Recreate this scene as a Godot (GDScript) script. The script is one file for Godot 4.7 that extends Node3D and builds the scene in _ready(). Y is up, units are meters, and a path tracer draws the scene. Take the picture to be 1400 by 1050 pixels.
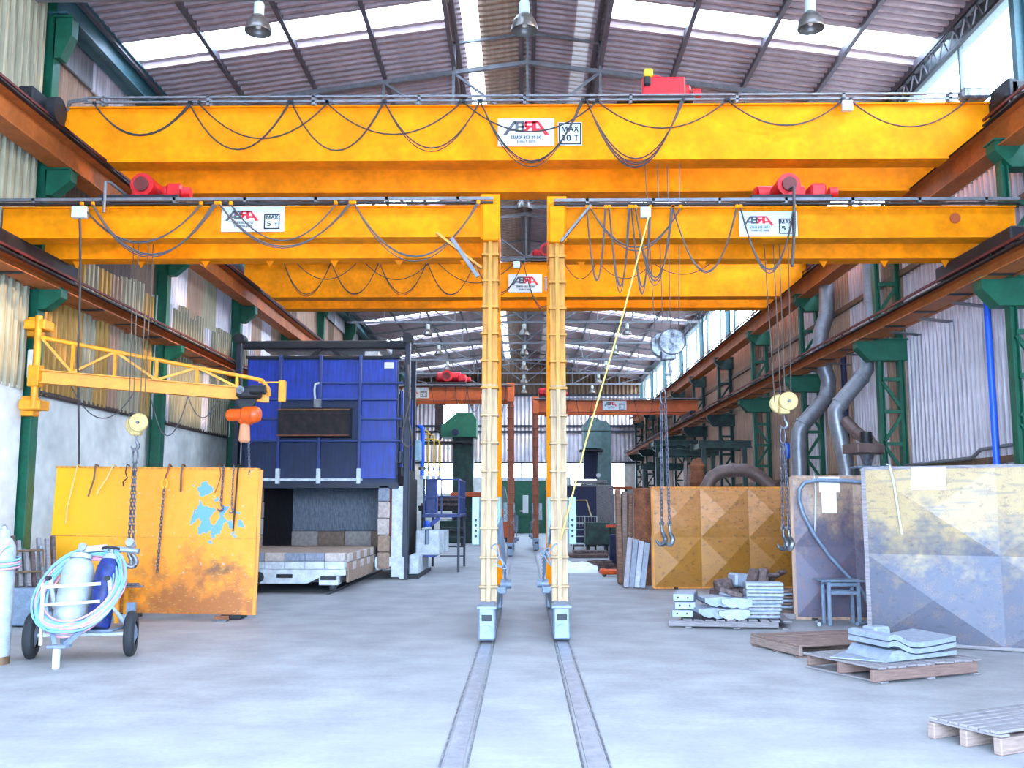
extends Node3D
# A long steel fabrication hall: overhead cranes, half-gantry cranes, furnace, screens, pallets.
# Metres, y up; the hall runs away along -z. p(x, y, d) is the point d metres down the hall.

const X0 := 0.08          # ridge line
const XL := -7.3          # inner face of the left wall
const XR := 7.2           # inner face of the right wall
const ZEND := 60.0
const PITCH := 0.14       # roof slope

var M := {}
var T := {}
var used := {}
var rng := RandomNumberGenerator.new()

class Mb:
	var v := PackedVector3Array()
	var n := PackedVector3Array()
	var t := PackedVector2Array()
	func tri(a: Vector3, b: Vector3, c: Vector3, out: Vector3) -> void:
		var m := (b - a).cross(c - a)
		if m.dot(out) < 0.0:
			var k := b
			b = c
			c = k
			m = -m
		m = m.normalized()
		v.append(a); v.append(c); v.append(b)
		for i in 3:
			n.append(m)
			t.append(Vector2.ZERO)
	func quad(a: Vector3, b: Vector3, c: Vector3, d: Vector3, out: Vector3) -> void:
		tri(a, b, c, out)
		tri(a, c, d, out)
	func quad_uv(a: Vector3, b: Vector3, c: Vector3, d: Vector3, out: Vector3, ua: Vector2, ub: Vector2, uc: Vector2, ud: Vector2) -> void:
		var at := v.size()
		quad(a, b, c, d, out)
		for i in 6:
			var q := v[at + i]
			t[at + i] = ua if q == a else (ub if q == b else (uc if q == c else ud))
	func smooth(a: Vector3, b: Vector3, c: Vector3, d: Vector3, na: Vector3, nb: Vector3, nc: Vector3, nd: Vector3) -> void:
		# two triangles with their own normals, wound to face them
		if (b - a).cross(c - a).dot(na + nc) < 0.0 or (b - a).cross(c - a).length() < 1e-12 and (c - a).cross(d - a).dot(na + nc) < 0.0:
			v.append_array([a, b, c, a, c, d])
			n.append_array([na, nb, nc, na, nc, nd])
		else:
			v.append_array([a, c, b, a, d, c])
			n.append_array([na, nc, nb, na, nd, nc])
		for i in 6:
			t.append(Vector2.ZERO)
	func box(c: Vector3, s: Vector3, b := Basis()) -> Mb:
		var h := s * 0.5
		for ax in 3:
			var u := (ax + 1) % 3
			var w := (ax + 2) % 3
			for sg in [-1.0, 1.0]:
				var q := []
				for k in [[-1, -1], [1, -1], [1, 1], [-1, 1]]:
					var e := Vector3.ZERO
					e[ax] = sg * h[ax]
					e[u] = k[0] * h[u]
					e[w] = k[1] * h[w]
					q.append(c + b * e)
				var o := Vector3.ZERO
				o[ax] = sg
				quad(q[0], q[1], q[2], q[3], b * o)
		return self
	func span(a: Vector3, b: Vector3) -> Mb:
		# axis-aligned box between two corners
		return box((a + b) * 0.5, (b - a).abs())
	func cbox(c: Vector3, s: Vector3, ch: float, b := Basis()) -> Mb:
		# box with chamfered edges
		var h := s * 0.5
		ch = minf(ch, minf(h.x, minf(h.y, h.z)) * 0.8)
		for ax in 3:
			var u := (ax + 1) % 3
			var w := (ax + 2) % 3
			for sg in [-1.0, 1.0]:
				var q := []
				for k in [[-1, -1], [1, -1], [1, 1], [-1, 1]]:
					var e := Vector3.ZERO
					e[ax] = sg * h[ax]
					e[u] = k[0] * (h[u] - ch)
					e[w] = k[1] * (h[w] - ch)
					q.append(c + b * e)
				var o := Vector3.ZERO
				o[ax] = sg
				quad(q[0], q[1], q[2], q[3], b * o)
			for su in [-1.0, 1.0]:
				for sw in [-1.0, 1.0]:
					var q := []
					for k in [[0, -1], [0, 1], [1, 1], [1, -1]]:
						var e := Vector3.ZERO
						e[ax] = k[1] * (h[ax] - ch)
						e[u] = su * (h[u] - (ch if k[0] == 1 else 0.0))
						e[w] = sw * (h[w] - (0.0 if k[0] == 1 else ch))
						q.append(c + b * e)
					var o := Vector3.ZERO
					o[u] = su
					o[w] = sw
					quad(q[0], q[1], q[2], q[3], b * o)
		for sx in [-1.0, 1.0]:
			for sy in [-1.0, 1.0]:
				for sz in [-1.0, 1.0]:
					var sv := Vector3(sx, sy, sz)
					var q := []
					for ax in 3:
						var e := sv * (h - Vector3(ch, ch, ch))
						e[ax] = sv[ax] * h[ax]
						q.append(c + b * e)
					tri(q[0], q[1], q[2], b * sv)
		return self
	func frame(dir: Vector3, up := Vector3.UP) -> Basis:
		var z := dir.normalized()
		if absf(z.dot(up.normalized())) > 0.99:
			up = Vector3.RIGHT if absf(z.x) < 0.9 else Vector3.BACK
		var x := up.cross(z).normalized()
		return Basis(x, z.cross(x), z)
	func bar(a: Vector3, b: Vector3, w: float, h: float, up := Vector3.UP) -> Mb:
		return box((a + b) * 0.5, Vector3(w, h, a.distance_to(b)), frame(b - a, up))
	func beam(a: Vector3, b: Vector3, depth: float, width: float, tf := 0.015, tw := 0.01, up := Vector3.UP) -> Mb:
		# an I section; a and b run along the middle of its web
		var f := frame(b - a, up)
		var l := a.distance_to(b)
		var c := (a + b) * 0.5
		box(c, Vector3(tw, depth, l), f)
		box(c + f.y * (depth - tf) * 0.5, Vector3(width, tf, l), f)
		box(c - f.y * (depth - tf) * 0.5, Vector3(width, tf, l), f)
		return self
	func tube(a: Vector3, b: Vector3, r: float, k := 10, r2 := -1.0, caps := true) -> Mb:
		if r2 < 0.0:
			r2 = r
		var f := frame(b - a)
		for i in k:
			var p := TAU * i / k
			var q := TAU * (i + 1) / k
			var np := f.x * cos(p) + f.y * sin(p)
			var nq := f.x * cos(q) + f.y * sin(q)
			smooth(a + np * r, a + nq * r, b + nq * r2, b + np * r2, np, nq, nq, np)
			if caps:
				if r > 0.0:
					tri(a, a + np * r, a + nq * r, -f.z)
				if r2 > 0.0:
					tri(b, b + np * r2, b + nq * r2, f.z)
		return self
	func path(pts: Array, r: float, k := 6, closed := false) -> Mb:
		# a tube swept through points
		var m := pts.size()
		var rings := []
		var f := Basis()
		for i in m:
			var d: Vector3
			if closed:
				d = pts[(i + 1) % m] - pts[(i + m - 1) % m]
			else:
				d = pts[mini(i + 1, m - 1)] - pts[maxi(i - 1, 0)]
			d = d.normalized()
			if i == 0:
				f = frame(d, Vector3(0.31, 0.9, 0.17))
			else:
				var x := (f.x - d * f.x.dot(d)).normalized()
				f = Basis(x, d.cross(x), d)
			var ring := []
			for j in k:
				ring.append(f.x * cos(TAU * j / k) + f.y * sin(TAU * j / k))
			rings.append(ring)
		var last := m if closed else m - 1
		for i in last:
			var i2 := (i + 1) % m
			var sh := 0
			if closed and i2 == 0:
				var best := -2.0
				for s in k:
					var dd: float = rings[i][0].dot(rings[0][s])
					if dd > best:
						best = dd
						sh = s
			for j in k:
				var j2 := (j + 1) % k
				var a: Vector3 = rings[i][j]
				var b: Vector3 = rings[i][j2]
				var c: Vector3 = rings[i2][(j2 + sh) % k]
				var d: Vector3 = rings[i2][(j + sh) % k]
				smooth(pts[i] + a * r, pts[i] + b * r, pts[i2] + c * r, pts[i2] + d * r, a, b, c, d)
		if not closed:
			for j in k:
				tri(pts[0], pts[0] + rings[0][j] * r, pts[0] + rings[0][(j + 1) % k] * r, pts[0] - pts[1])
				tri(pts[m - 1], pts[m - 1] + rings[m - 1][j] * r, pts[m - 1] + rings[m - 1][(j + 1) % k] * r, pts[m - 1] - pts[m - 2])
		return self
	func lathe(prof: Array, k: int, x: Transform3D) -> Mb:
		# prof: Vector2(radius, height) from the bottom up, turned about the y axis of x
		for s in prof.size() - 1:
			var a: Vector2 = prof[s]
			var b: Vector2 = prof[s + 1]
			var d := b - a
			if d.length() < 1e-6:
				continue
			var nr := Vector2(d.y, -d.x).normalized()
			for i in k:
				var p := TAU * i / k
				var q := TAU * (i + 1) / k
				var cp := Vector3(cos(p), 0, sin(p))
				var cq := Vector3(cos(q), 0, sin(q))
				var np := (x.basis * (cp * nr.x + Vector3.UP * nr.y)).normalized()
				var nq := (x.basis * (cq * nr.x + Vector3.UP * nr.y)).normalized()
				var A := x * (cp * a.x + Vector3.UP * a.y)
				var B := x * (cq * a.x + Vector3.UP * a.y)
				var C := x * (cq * b.x + Vector3.UP * b.y)
				var D := x * (cp * b.x + Vector3.UP * b.y)
				if a.x < 1e-5:
					tri(A, C, D, np + nq)
				elif b.x < 1e-5:
					tri(A, B, C, np + nq)
				else:
					smooth(A, B, C, D, np, nq, nq, np)
		return self
	func prism(poly: PackedVector2Array, depth: float, x: Transform3D) -> Mb:
		# outline in the xy plane of x, depth / 2 to each side
		var ix := Geometry2D.triangulate_polygon(poly)
		var z := Vector3(0, 0, depth * 0.5)
		for i in range(0, ix.size(), 3):
			var a := Vector3(poly[ix[i]].x, poly[ix[i]].y, 0)
			var b := Vector3(poly[ix[i + 1]].x, poly[ix[i + 1]].y, 0)
			var c := Vector3(poly[ix[i + 2]].x, poly[ix[i + 2]].y, 0)
			tri(x * (a + z), x * (b + z), x * (c + z), x.basis.z)
			tri(x * (a - z), x * (b - z), x * (c - z), -x.basis.z)
		var cw := Geometry2D.is_polygon_clockwise(poly)
		for i in poly.size():
			var a := poly[i]
			var b := poly[(i + 1) % poly.size()]
			var d := (b - a)
			var o := Vector2(d.y, -d.x) * (-1.0 if cw else 1.0)
			var A := Vector3(a.x, a.y, 0)
			var B := Vector3(b.x, b.y, 0)
			quad(x * (A + z), x * (B + z), x * (B - z), x * (A - z), x.basis * Vector3(o.x, o.y, 0))
		return self
	func corr(o: Vector3, u: Vector3, w: Vector3, nr: Vector3, width: float, pitch := 0.2, d := 0.035, th := 0.012, deep := false) -> Mb:
		# corrugated sheet: ribs run along u (its length), waves across w, ribs stand out along nr
		var prof := []
		var k := int(ceil(width / pitch - 0.01))
		var pw := width / k
		for i in k:
			prof.append(Vector2(i * pw, 0))
			prof.append(Vector2((i + (0.46 if deep else 0.14)) * pw, 0))
			prof.append(Vector2((i + (0.54 if deep else 0.5)) * pw, d))
			prof.append(Vector2((i + (0.92 if deep else 0.64)) * pw, d))
		prof.append(Vector2(width, 0))
		for i in prof.size() - 1:
			var a: Vector3 = o + w * prof[i].x + nr * prof[i].y
			var b: Vector3 = o + w * prof[i + 1].x + nr * prof[i + 1].y
			var e: Vector2 = prof[i + 1] - prof[i]
			var out := nr * e.x - w * e.y
			quad(a, b, b + u, a + u, out)
			quad(a - nr * th, b - nr * th, b + u - nr * th, a + u - nr * th, -out)
			quad(a, b, b - nr * th, a - nr * th, -u)
			quad(a + u, b + u, b + u - nr * th, a + u - nr * th, u)
		quad(o, o + u, o + u - nr * th, o - nr * th, -w)
		quad(o + w * width, o + w * width + u, o + w * width + u - nr * th, o + w * width - nr * th, w)
		return self
	func join(b: Mb, x: Transform3D) -> Mb:
		for i in b.v.size():
			v.append(x * b.v[i])
			n.append((x.basis * b.n[i]).normalized())
			t.append(b.t[i])
		return self
	func mesh(shift := Vector3.ZERO) -> ArrayMesh:
		var vv := v
		if shift != Vector3.ZERO:
			vv = PackedVector3Array()
			vv.resize(v.size())
			for i in v.size():
				vv[i] = v[i] - shift
		var arr := []
		arr.resize(Mesh.ARRAY_MAX)
		arr[Mesh.ARRAY_VERTEX] = vv
		arr[Mesh.ARRAY_NORMAL] = n
		arr[Mesh.ARRAY_TEX_UV] = t
		var am := ArrayMesh.new()
		am.add_surface_from_arrays(Mesh.PRIMITIVE_TRIANGLES, arr)
		return am

func mb() -> Mb:
	return Mb.new()

func p(x: float, y: float, d: float) -> Vector3:
	return Vector3(x, y, -d)

func numbered(called: String, parent: Node) -> String:
	var key := str(parent.get_instance_id()) + "/" + called
	var k: int = used.get(key, 0)
	used[key] = k + 1
	return called if k == 0 else "%s_%03d" % [called, k]

func off(nd: Node) -> Vector3:
	var o := Vector3.ZERO
	while nd != null and nd != self:
		o += (nd as Node3D).position
		nd = nd.get_parent()
	return o

func build(called: String, b: Mb, mat: Material, parent: Node = self) -> MeshInstance3D:
	return inst(called, b.mesh(off(parent)), mat, parent, Transform3D())

func inst(called: String, mesh: Mesh, mat: Material, parent: Node, x: Transform3D) -> MeshInstance3D:
	var o := MeshInstance3D.new()
	o.name = numbered(called, parent)
	o.mesh = mesh
	o.material_override = mat
	o.cast_shadow = GeometryInstance3D.SHADOW_CASTING_SETTING_ON
	o.transform = x
	parent.add_child(o, true)
	return o

func tag(o: Node, label: String, category: String, group := "") -> Node:
	o.set_meta("label", label)
	o.set_meta("category", category)
	if group != "":
		o.set_meta("group", group)
	return o

func thing(called: String, label: String, category: String, at := Vector3.ZERO, group := "") -> Node3D:
	var o := Node3D.new()
	o.name = numbered(called, self)
	o.position = at
	add_child(o, true)
	tag(o, label, category, group)
	return o

func setting(called: String, label: String, category: String) -> Node3D:
	var o := thing(called, label, category)
	o.set_meta("kind", "structure")
	return o

func solo(called: String, b: Mb, mat: Material, label: String, category: String, group := "") -> MeshInstance3D:
	# a thing that is one mesh, its origin at the middle of its base
	var lo := b.v[0]
	var hi := b.v[0]
	for q in b.v:
		lo = lo.min(q)
		hi = hi.max(q)
	var at := Vector3((lo.x + hi.x) * 0.5, lo.y, (lo.z + hi.z) * 0.5)
	var o := inst(called, b.mesh(at), mat, self, Transform3D(Basis(), at))
	tag(o, label, category, group)
	return o

func dup(o: Node3D, at: Vector3, turn: float, label: String) -> Node3D:
	var base := String(o.name)
	var c := o.duplicate() as Node3D
	c.name = numbered(base, self)
	add_child(c, true)
	c.position = at
	c.rotation.y = turn
	c.set_meta("label", label)
	return c

func lettering(s: String, cap: float, at: Vector3, mat: Material, parent: Node, called := "lettering", wide := 1.0) -> MeshInstance3D:
	var tm := TextMesh.new()
	var f := SystemFont.new()
	f.font_names = PackedStringArray(["Droid Sans"])
	f.font_weight = 700
	tm.font = f
	tm.text = s
	tm.font_size = 48
	tm.pixel_size = cap / (48 * 0.714)
	tm.depth = 0.004
	tm.curve_step = 2.0
	var o := inst(called, tm, mat, parent, Transform3D(Basis().scaled(Vector3(wide, 1, 1)), at + Vector3(0, cap * 0.5, 0) - off(parent)))
	return o

# ---------------------------------------------------------------- textures and materials

func noise(seed_: int, freq: float, oct := 4) -> FastNoiseLite:
	var f := FastNoiseLite.new()
	f.noise_type = FastNoiseLite.TYPE_SIMPLEX_SMOOTH
	f.seed = seed_
	f.frequency = freq
	f.fractal_octaves = oct
	return f

func wrapn(f: FastNoiseLite, x: float, y: float, w: float, sx := 1.0, sy := 1.0) -> float:
	# noise that repeats every w pixels: the last fifth runs over into the start
	var a := clampf((x / w - 0.8) / 0.2, 0, 1)
	var b := clampf((y / w - 0.8) / 0.2, 0, 1)
	var r := f.get_noise_2d(x * sx, y * sy)
	if a > 0.0:
		r = lerpf(r, f.get_noise_2d((x - w) * sx, y * sy), a)
	if b > 0.0:
		var q := f.get_noise_2d(x * sx, (y - w) * sy)
		if a > 0.0:
			q = lerpf(q, f.get_noise_2d((x - w) * sx, (y - w) * sy), a)
		r = lerpf(r, q, b)
	return r

func picture(w: int, h: int, fn: Callable) -> ImageTexture:
	var im := Image.create(w, h, false, Image.FORMAT_RGB8)
	for y in h:
		for x in w:
			im.set_pixel(x, y, fn.call(x, y))
	im.generate_mipmaps()
	return ImageTexture.create_from_image(im)

func g3(v: float) -> Color:
	return Color(v, v, v)

func textures() -> void:
	var a := noise(3, 0.012, 5)
	var b := noise(8, 0.06, 3)
	var c := noise(21, 0.02, 4)
	var d := noise(33, 0.2, 2)
	T.grime = picture(384, 384, func(x, y): return g3(clampf(0.9 + 0.14 * wrapn(a, x, y, 384) + 0.07 * wrapn(b, x, y, 384), 0, 1)))
	T.streak = picture(384, 384, func(x, y):
		var s := wrapn(c, x, y, 384, 4.0, 0.25)
		return g3(clampf(0.86 + 0.22 * s + 0.1 * wrapn(a, x, y, 384), 0.35, 1)))
	T.heavy = picture(384, 384, func(x, y):
		var s := wrapn(a, x, y, 384)
		var k := wrapn(b, x, y, 384)
		return g3(clampf(0.72 + 0.5 * s + 0.2 * k, 0.2, 1)))
	T.concrete = picture(512, 512, func(x, y):
		var s := wrapn(a, x, y, 512)
		var k := wrapn(c, x, y, 512, 1.0, 4.0)
		var e := wrapn(d, x, y, 512)
		var g := clampf(0.9 + 0.12 * s + 0.035 * k + 0.04 * e, 0, 1)
		return Color(g, g * 0.985, g * 0.97))
	T.rust = picture(384, 384, func(x, y):
		var s := wrapn(a, x, y, 384) * 0.6 + wrapn(b, x, y, 384) * 0.4
		return Color(0.36, 0.2, 0.13).lerp(Color(0.62, 0.38, 0.22), clampf(0.5 + s, 0, 1)))
	T.wood = picture(256, 256, func(x, y):
		var s := wrapn(c, x, y, 256, 0.6, 6.0)
		var k := wrapn(b, x, y, 256, 0.4, 3.0)
		return g3(clampf(0.82 + 0.25 * s + 0.12 * k, 0.3, 1)))
	T.bump = picture(256, 256, func(x, y): return g3(0.5 + 0.4 * wrapn(b, x, y, 256) + 0.2 * wrapn(d, x, y, 256)))

func mk(col: Color, rough := 0.6, metal := 0.0, tex = null, sc := 0.5, bump := 0.0) -> StandardMaterial3D:
	var m := StandardMaterial3D.new()
	m.albedo_color = col
	m.roughness = rough
	m.metallic = metal
	if tex != null:
		m.albedo_texture = tex
		m.uv1_triplanar = true
		m.uv1_world_triplanar = true
		m.uv1_scale = Vector3.ONE * sc
	if bump > 0.0:
		m.heightmap_enabled = true
		m.heightmap_texture = T.bump
		m.heightmap_scale = bump
	return m

func materials() -> void:
	M.crane = mk(Color(1.0, 0.56, 0.0), 0.5, 0.0, T.grime, 0.3)
	for k in [M.crane]:
		k.roughness = 0.65
		k.metallic_specular = 0.25
	M.crane_worn = mk(Color(0.92,0.58,0.18), 0.55, 0.0, T.streak, 0.6)
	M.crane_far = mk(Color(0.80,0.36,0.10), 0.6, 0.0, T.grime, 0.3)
	M.jib = mk(Color(0.98,0.62,0.06), 0.55, 0.0, T.grime, 0.6)
	M.leg_yellow = mk(Color(0.84, 0.56, 0.17), 0.6, 0.0, T.streak, 0.7)
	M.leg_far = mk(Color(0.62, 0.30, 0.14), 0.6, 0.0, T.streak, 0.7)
	M.leg = mk(Color(0.74,0.60,0.42), 0.55, 0.0, T.streak, 0.7)  # the yellow leg whitened by cool daylight, put into the colour
	M.red = mk(Color(0.86, 0.09, 0.12), 0.45, 0.0, T.grime, 1.0)
	M.black = mk(Color(0.05, 0.05, 0.06), 0.6)
	M.ink = mk(Color(0.07, 0.07, 0.08), 0.7)
	M.ink_red = mk(Color(0.85, 0.05, 0.12), 0.6)
	M.ink_grey = mk(Color(0.3, 0.29, 0.31), 0.7)
	M.plate_white = mk(Color(0.76, 0.76, 0.75), 0.7)
	M.cable = mk(Color(0.17, 0.15, 0.16), 0.7)
	M.cable_grey = mk(Color(0.27,0.24,0.24), 0.6)
	M.rope = mk(Color(0.34, 0.3, 0.27), 0.7)
	M.grey = mk(Color(0.5, 0.49, 0.5), 0.5, 0.3, T.grime, 1.0)
	M.box_grey = mk(Color(0.72, 0.74, 0.7), 0.5)
	M.cabinet = mk(Color(0.62, 0.74, 0.76), 0.45, 0.0, T.grime, 1.0)
	M.dark = mk(Color(0.13, 0.12, 0.13), 0.6, 0.2, T.grime, 1.0)
	M.steel = mk(Color(0.6,0.6,0.62), 0.42, 0.6, T.heavy, 1.2)
	M.chain = mk(Color(0.5, 0.5, 0.54), 0.4, 0.7, T.heavy, 2.0)
	M.steel_bright = mk(Color(0.74, 0.76, 0.8), 0.35, 0.7, T.grime, 1.5)
	M.bogie = mk(Color(0.5, 0.55, 0.62), 0.5, 0.2, T.grime, 1.0)
	M.runway = mk(Color(0.74,0.40,0.16), 0.6, 0.0, T.grime, 0.4)
	M.rust_paint = mk(Color(0.42, 0.13, 0.1), 0.6, 0.0, T.grime, 1.0)
	M.rust = mk(Color(1, 1, 1), 0.8, 0.1, T.rust, 0.8)
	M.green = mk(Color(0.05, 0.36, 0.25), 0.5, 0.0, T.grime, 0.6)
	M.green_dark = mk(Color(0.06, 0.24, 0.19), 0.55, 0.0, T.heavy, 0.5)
	M.teal = mk(Color(0.22, 0.38, 0.40), 0.5, 0.0, T.grime, 0.5)
	M.post = mk(Color(0.42, 0.47, 0.46), 0.5, 0.0, T.grime, 0.5)
	M.truss = mk(Color(0.50, 0.49, 0.50), 0.5, 0.2, T.grime, 1.0)
	M.purlin = mk(Color(0.40,0.36,0.38), 0.55, 0.2, T.grime, 1.0)
	M.roof = mk(Color(0.74,0.64,0.64), 0.5, 0.25, T.grime, 0.25)
	M.roof_glow_tint = mk(Color(0.76,0.62,0.52), 0.5, 0.2, T.streak, 0.3)  # roof metal with the warm light reflected at the ridge mixed in
	M.frp = StandardMaterial3D.new()
	M.frp.albedo_color = Color(0.93, 0.95, 0.97, 0.14)
	M.frp.transparency = BaseMaterial3D.TRANSPARENCY_ALPHA
	M.frp.roughness = 0.25
	M.frp_dull = StandardMaterial3D.new()
	M.frp_dull.albedo_color = Color(0.80, 0.74, 0.70, 0.88)
	M.frp_dull.transparency = BaseMaterial3D.TRANSPARENCY_ALPHA
	M.frp_dull.roughness = 0.4
	M.white_wall = mk(Color(0.90,0.89,0.85), 0.8, 0.0, T.grime, 0.12)
	M.wall_cream = mk(Color(0.72,0.66,0.53), 0.65, 0.0, T.streak, 0.35)
	M.wall_yellow = mk(Color(0.80,0.60,0.28), 0.65, 0.0, T.streak, 0.35)
	M.wall_brown = mk(Color(0.46,0.34,0.24), 0.65, 0.0, T.streak, 0.35)
	M.wall_umber = mk(Color(0.32,0.24,0.20), 0.7, 0.0, T.streak, 0.3)
	M.wall_tan = mk(Color(0.74,0.58,0.47), 0.6, 0.05, T.streak, 0.35)
	M.wall_zinc = mk(Color(0.90,0.85,0.86), 0.5, 0.15, T.streak, 0.3)
	M.wall_panel = mk(Color(0.54,0.52,0.52), 0.55, 0.0, T.streak, 0.25)
	M.floor = mk(Color(0.64,0.635,0.64), 0.62, 0.0, T.concrete, 0.16, 0.15)
	M.apron = mk(Color(0.66, 0.66, 0.64), 0.8, 0.0, T.concrete, 0.1)
	M.rail = mk(Color(0.66,0.65,0.67), 0.4, 0.5, T.grime, 0.8)
	M.blue = mk(Color(0.02,0.20,0.64), 0.45, 0.0, T.streak, 0.5)
	M.blue_smoked = mk(Color(0.07,0.14,0.30), 0.6, 0.0, T.streak, 0.5)
	M.blue_rib = mk(Color(0.10,0.2,0.46), 0.5, 0.0, T.grime, 1.0)
	M.blue_bright = mk(Color(0.10, 0.33, 0.74), 0.4, 0.0, T.grime, 1.0)
	M.navy = mk(Color(0.05, 0.07, 0.22), 0.6)
	M.frame_dark = mk(Color(0.13, 0.15, 0.22), 0.5, 0.1, T.grime, 1.0)
	M.soot = mk(Color(0.17, 0.12, 0.12), 0.8, 0.0, T.heavy, 0.8)
	M.fibre = mk(Color(0.60,0.62,0.67), 0.95, 0.0, T.streak, 1.6, 1.0)
	M.brick_pale = mk(Color(0.80, 0.74, 0.70), 0.9, 0.0, T.grime, 1.5, 0.4)
	M.brick_tan = mk(Color(0.66, 0.55, 0.47), 0.9, 0.0, T.grime, 1.5, 0.4)
	M.white_paint = mk(Color(0.84,0.86,0.87), 0.5, 0.0, T.grime, 0.8)
	M.duct = mk(Color(0.58, 0.58, 0.6), 0.4, 0.5, T.grime, 0.8)
	M.duct_brown = mk(Color(0.43, 0.34, 0.31), 0.5, 0.2, T.grime, 0.8)
	M.lamp = mk(Color(0.52,0.48,0.45), 0.35, 0.6, T.grime, 2.0)
	M.bulb = mk(Color(0.9, 0.9, 0.86), 0.2)
	M.cream = mk(Color(0.84,0.72,0.46), 0.5, 0.0, T.grime, 2.0)
	M.orange = mk(Color(0.95, 0.36, 0.06), 0.45, 0.0, T.grime, 1.5)
	M.orange_dull = mk(Color(0.75, 0.33, 0.12), 0.6, 0.0, T.grime, 1.5)
	M.tan = mk(Color(0.80, 0.52, 0.36), 0.7)
	M.wood = mk(Color(0.62,0.52,0.47), 0.8, 0.0, T.wood, 1.6)
	M.wood_grey = mk(Color(0.60,0.56,0.56), 0.85, 0.0, T.wood, 1.6)
	M.wood_rust = mk(Color(0.56,0.44,0.39), 0.8, 0.0, T.wood, 1.4)
	M.ply = mk(Color(0.62, 0.44, 0.34), 0.7, 0.0, T.wood, 0.8)
	M.casting = mk(Color(0.60,0.63,0.68), 0.5, 0.15, T.grime, 2.0)
	M.casting_rust = mk(Color(0.50, 0.40, 0.38), 0.7, 0.2, T.heavy, 2.0)
	M.machine_grey = mk(Color(0.36, 0.45, 0.43), 0.5, 0.0, T.grime, 0.6)
	M.rubber = mk(Color(0.12, 0.12, 0.13), 0.8)
	M.hose_red = mk(Color(0.76,0.52,0.55), 0.5)
	M.hose_blue = mk(Color(0.44,0.63,0.74), 0.5)
	M.cyl_grey = mk(Color(0.66,0.68,0.68), 0.45, 0.0, T.grime, 1.5)
	M.cyl_blue = mk(Color(0.08, 0.18, 0.5), 0.45, 0.0, T.heavy, 2.0)
	M.paper = mk(Color(0.93, 0.93, 0.9), 0.9)
	M.tarp = mk(Color(0.9, 0.91, 0.93), 0.6)
	M.blue_pipe = mk(Color(0.10, 0.36, 0.84), 0.4)
	M.yellow_pipe = mk(Color(0.85, 0.66, 0.12), 0.5)
	M.glass = StandardMaterial3D.new()
	M.glass.albedo_color = Color(0.92, 0.96, 0.97, 0.08)
	M.glass.transparency = BaseMaterial3D.TRANSPARENCY_ALPHA
	M.glass.roughness = 0.05
	M.strap = mk(Color(0.78,0.68,0.36), 0.7)

# ---------------------------------------------------------------- scene

func _ready() -> void:
	rng.seed = 77
	var cam := Camera3D.new()
	cam.name = "camera"
	cam.position = Vector3(0, 1.6, 0)
	cam.rotation = Vector3(deg_to_rad(7.2), deg_to_rad(0.69), 0)
	cam.fov = rad_to_deg(2.0 * atan(525.0 / 1330.0))
	cam.near = 0.05
	cam.far = 300.0
	add_child(cam)
	cam.current = true

	var env := Environment.new()
	var sm := ProceduralSkyMaterial.new()
	sm.sky_top_color = Color(0.74, 0.86, 1.0)
	sm.sky_horizon_color = Color(0.84, 0.91, 1.0)
	sm.ground_bottom_color = Color(0.5, 0.52, 0.55)
	sm.ground_horizon_color = Color(0.84, 0.91, 1.0)
	sm.sky_energy_multiplier = 4.0
	sm.ground_energy_multiplier = 0.6
	sm.sun_angle_max = 0.1
	var sky := Sky.new()
	sky.sky_material = sm
	env.background_mode = Environment.BG_SKY
	env.sky = sky
	env.ambient_light_source = Environment.AMBIENT_SOURCE_SKY
	env.tonemap_mode = Environment.TONE_MAPPER_LINEAR
	env.tonemap_exposure = 1.26
	env.sdfgi_enabled = true
	env.ssao_enabled = true
	env.ssil_enabled = true
	var we := WorldEnvironment.new()
	we.name = "environment"
	we.environment = env
	add_child(we)

	var sun := DirectionalLight3D.new()
	sun.name = "sun"
	add_child(sun)
	sun.look_at_from_position(Vector3.ZERO, Vector3(-1.0, -0.26, -0.30), Vector3.UP)
	sun.light_color = Color(1.0, 0.88, 0.68)
	sun.light_energy = 1.5
	sun.light_angular_distance = 1.0
	sun.shadow_enabled = true

	# daylight through the open front doorway behind the camera, and through the roof lights
	var day := AreaLight3D.new()
	day.name = "doorway_daylight"
	day.area_size = Vector2(9.0, 4.6)
	day.light_color = Color(0.62, 0.80, 1.0)
	day.light_energy = 250.0
	day.area_range = 80.0
	day.area_attenuation = 2.0
	day.shadow_enabled = true
	day.position = p(0.0, 2.6, -2.2)
	day.rotation = Vector3(deg_to_rad(-12), 0, 0)
	add_child(day)

	textures()
	materials()
	make_floor()
	make_walls()
	make_roof()
	make_columns()
	make_runways()
	make_trusses()
	make_lamps()
	make_cranes()
	make_jib()
	make_furnace()
	make_left_props()
	make_right_props()
	make_back_props()

# ---------------------------------------------------------------- setting

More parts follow.
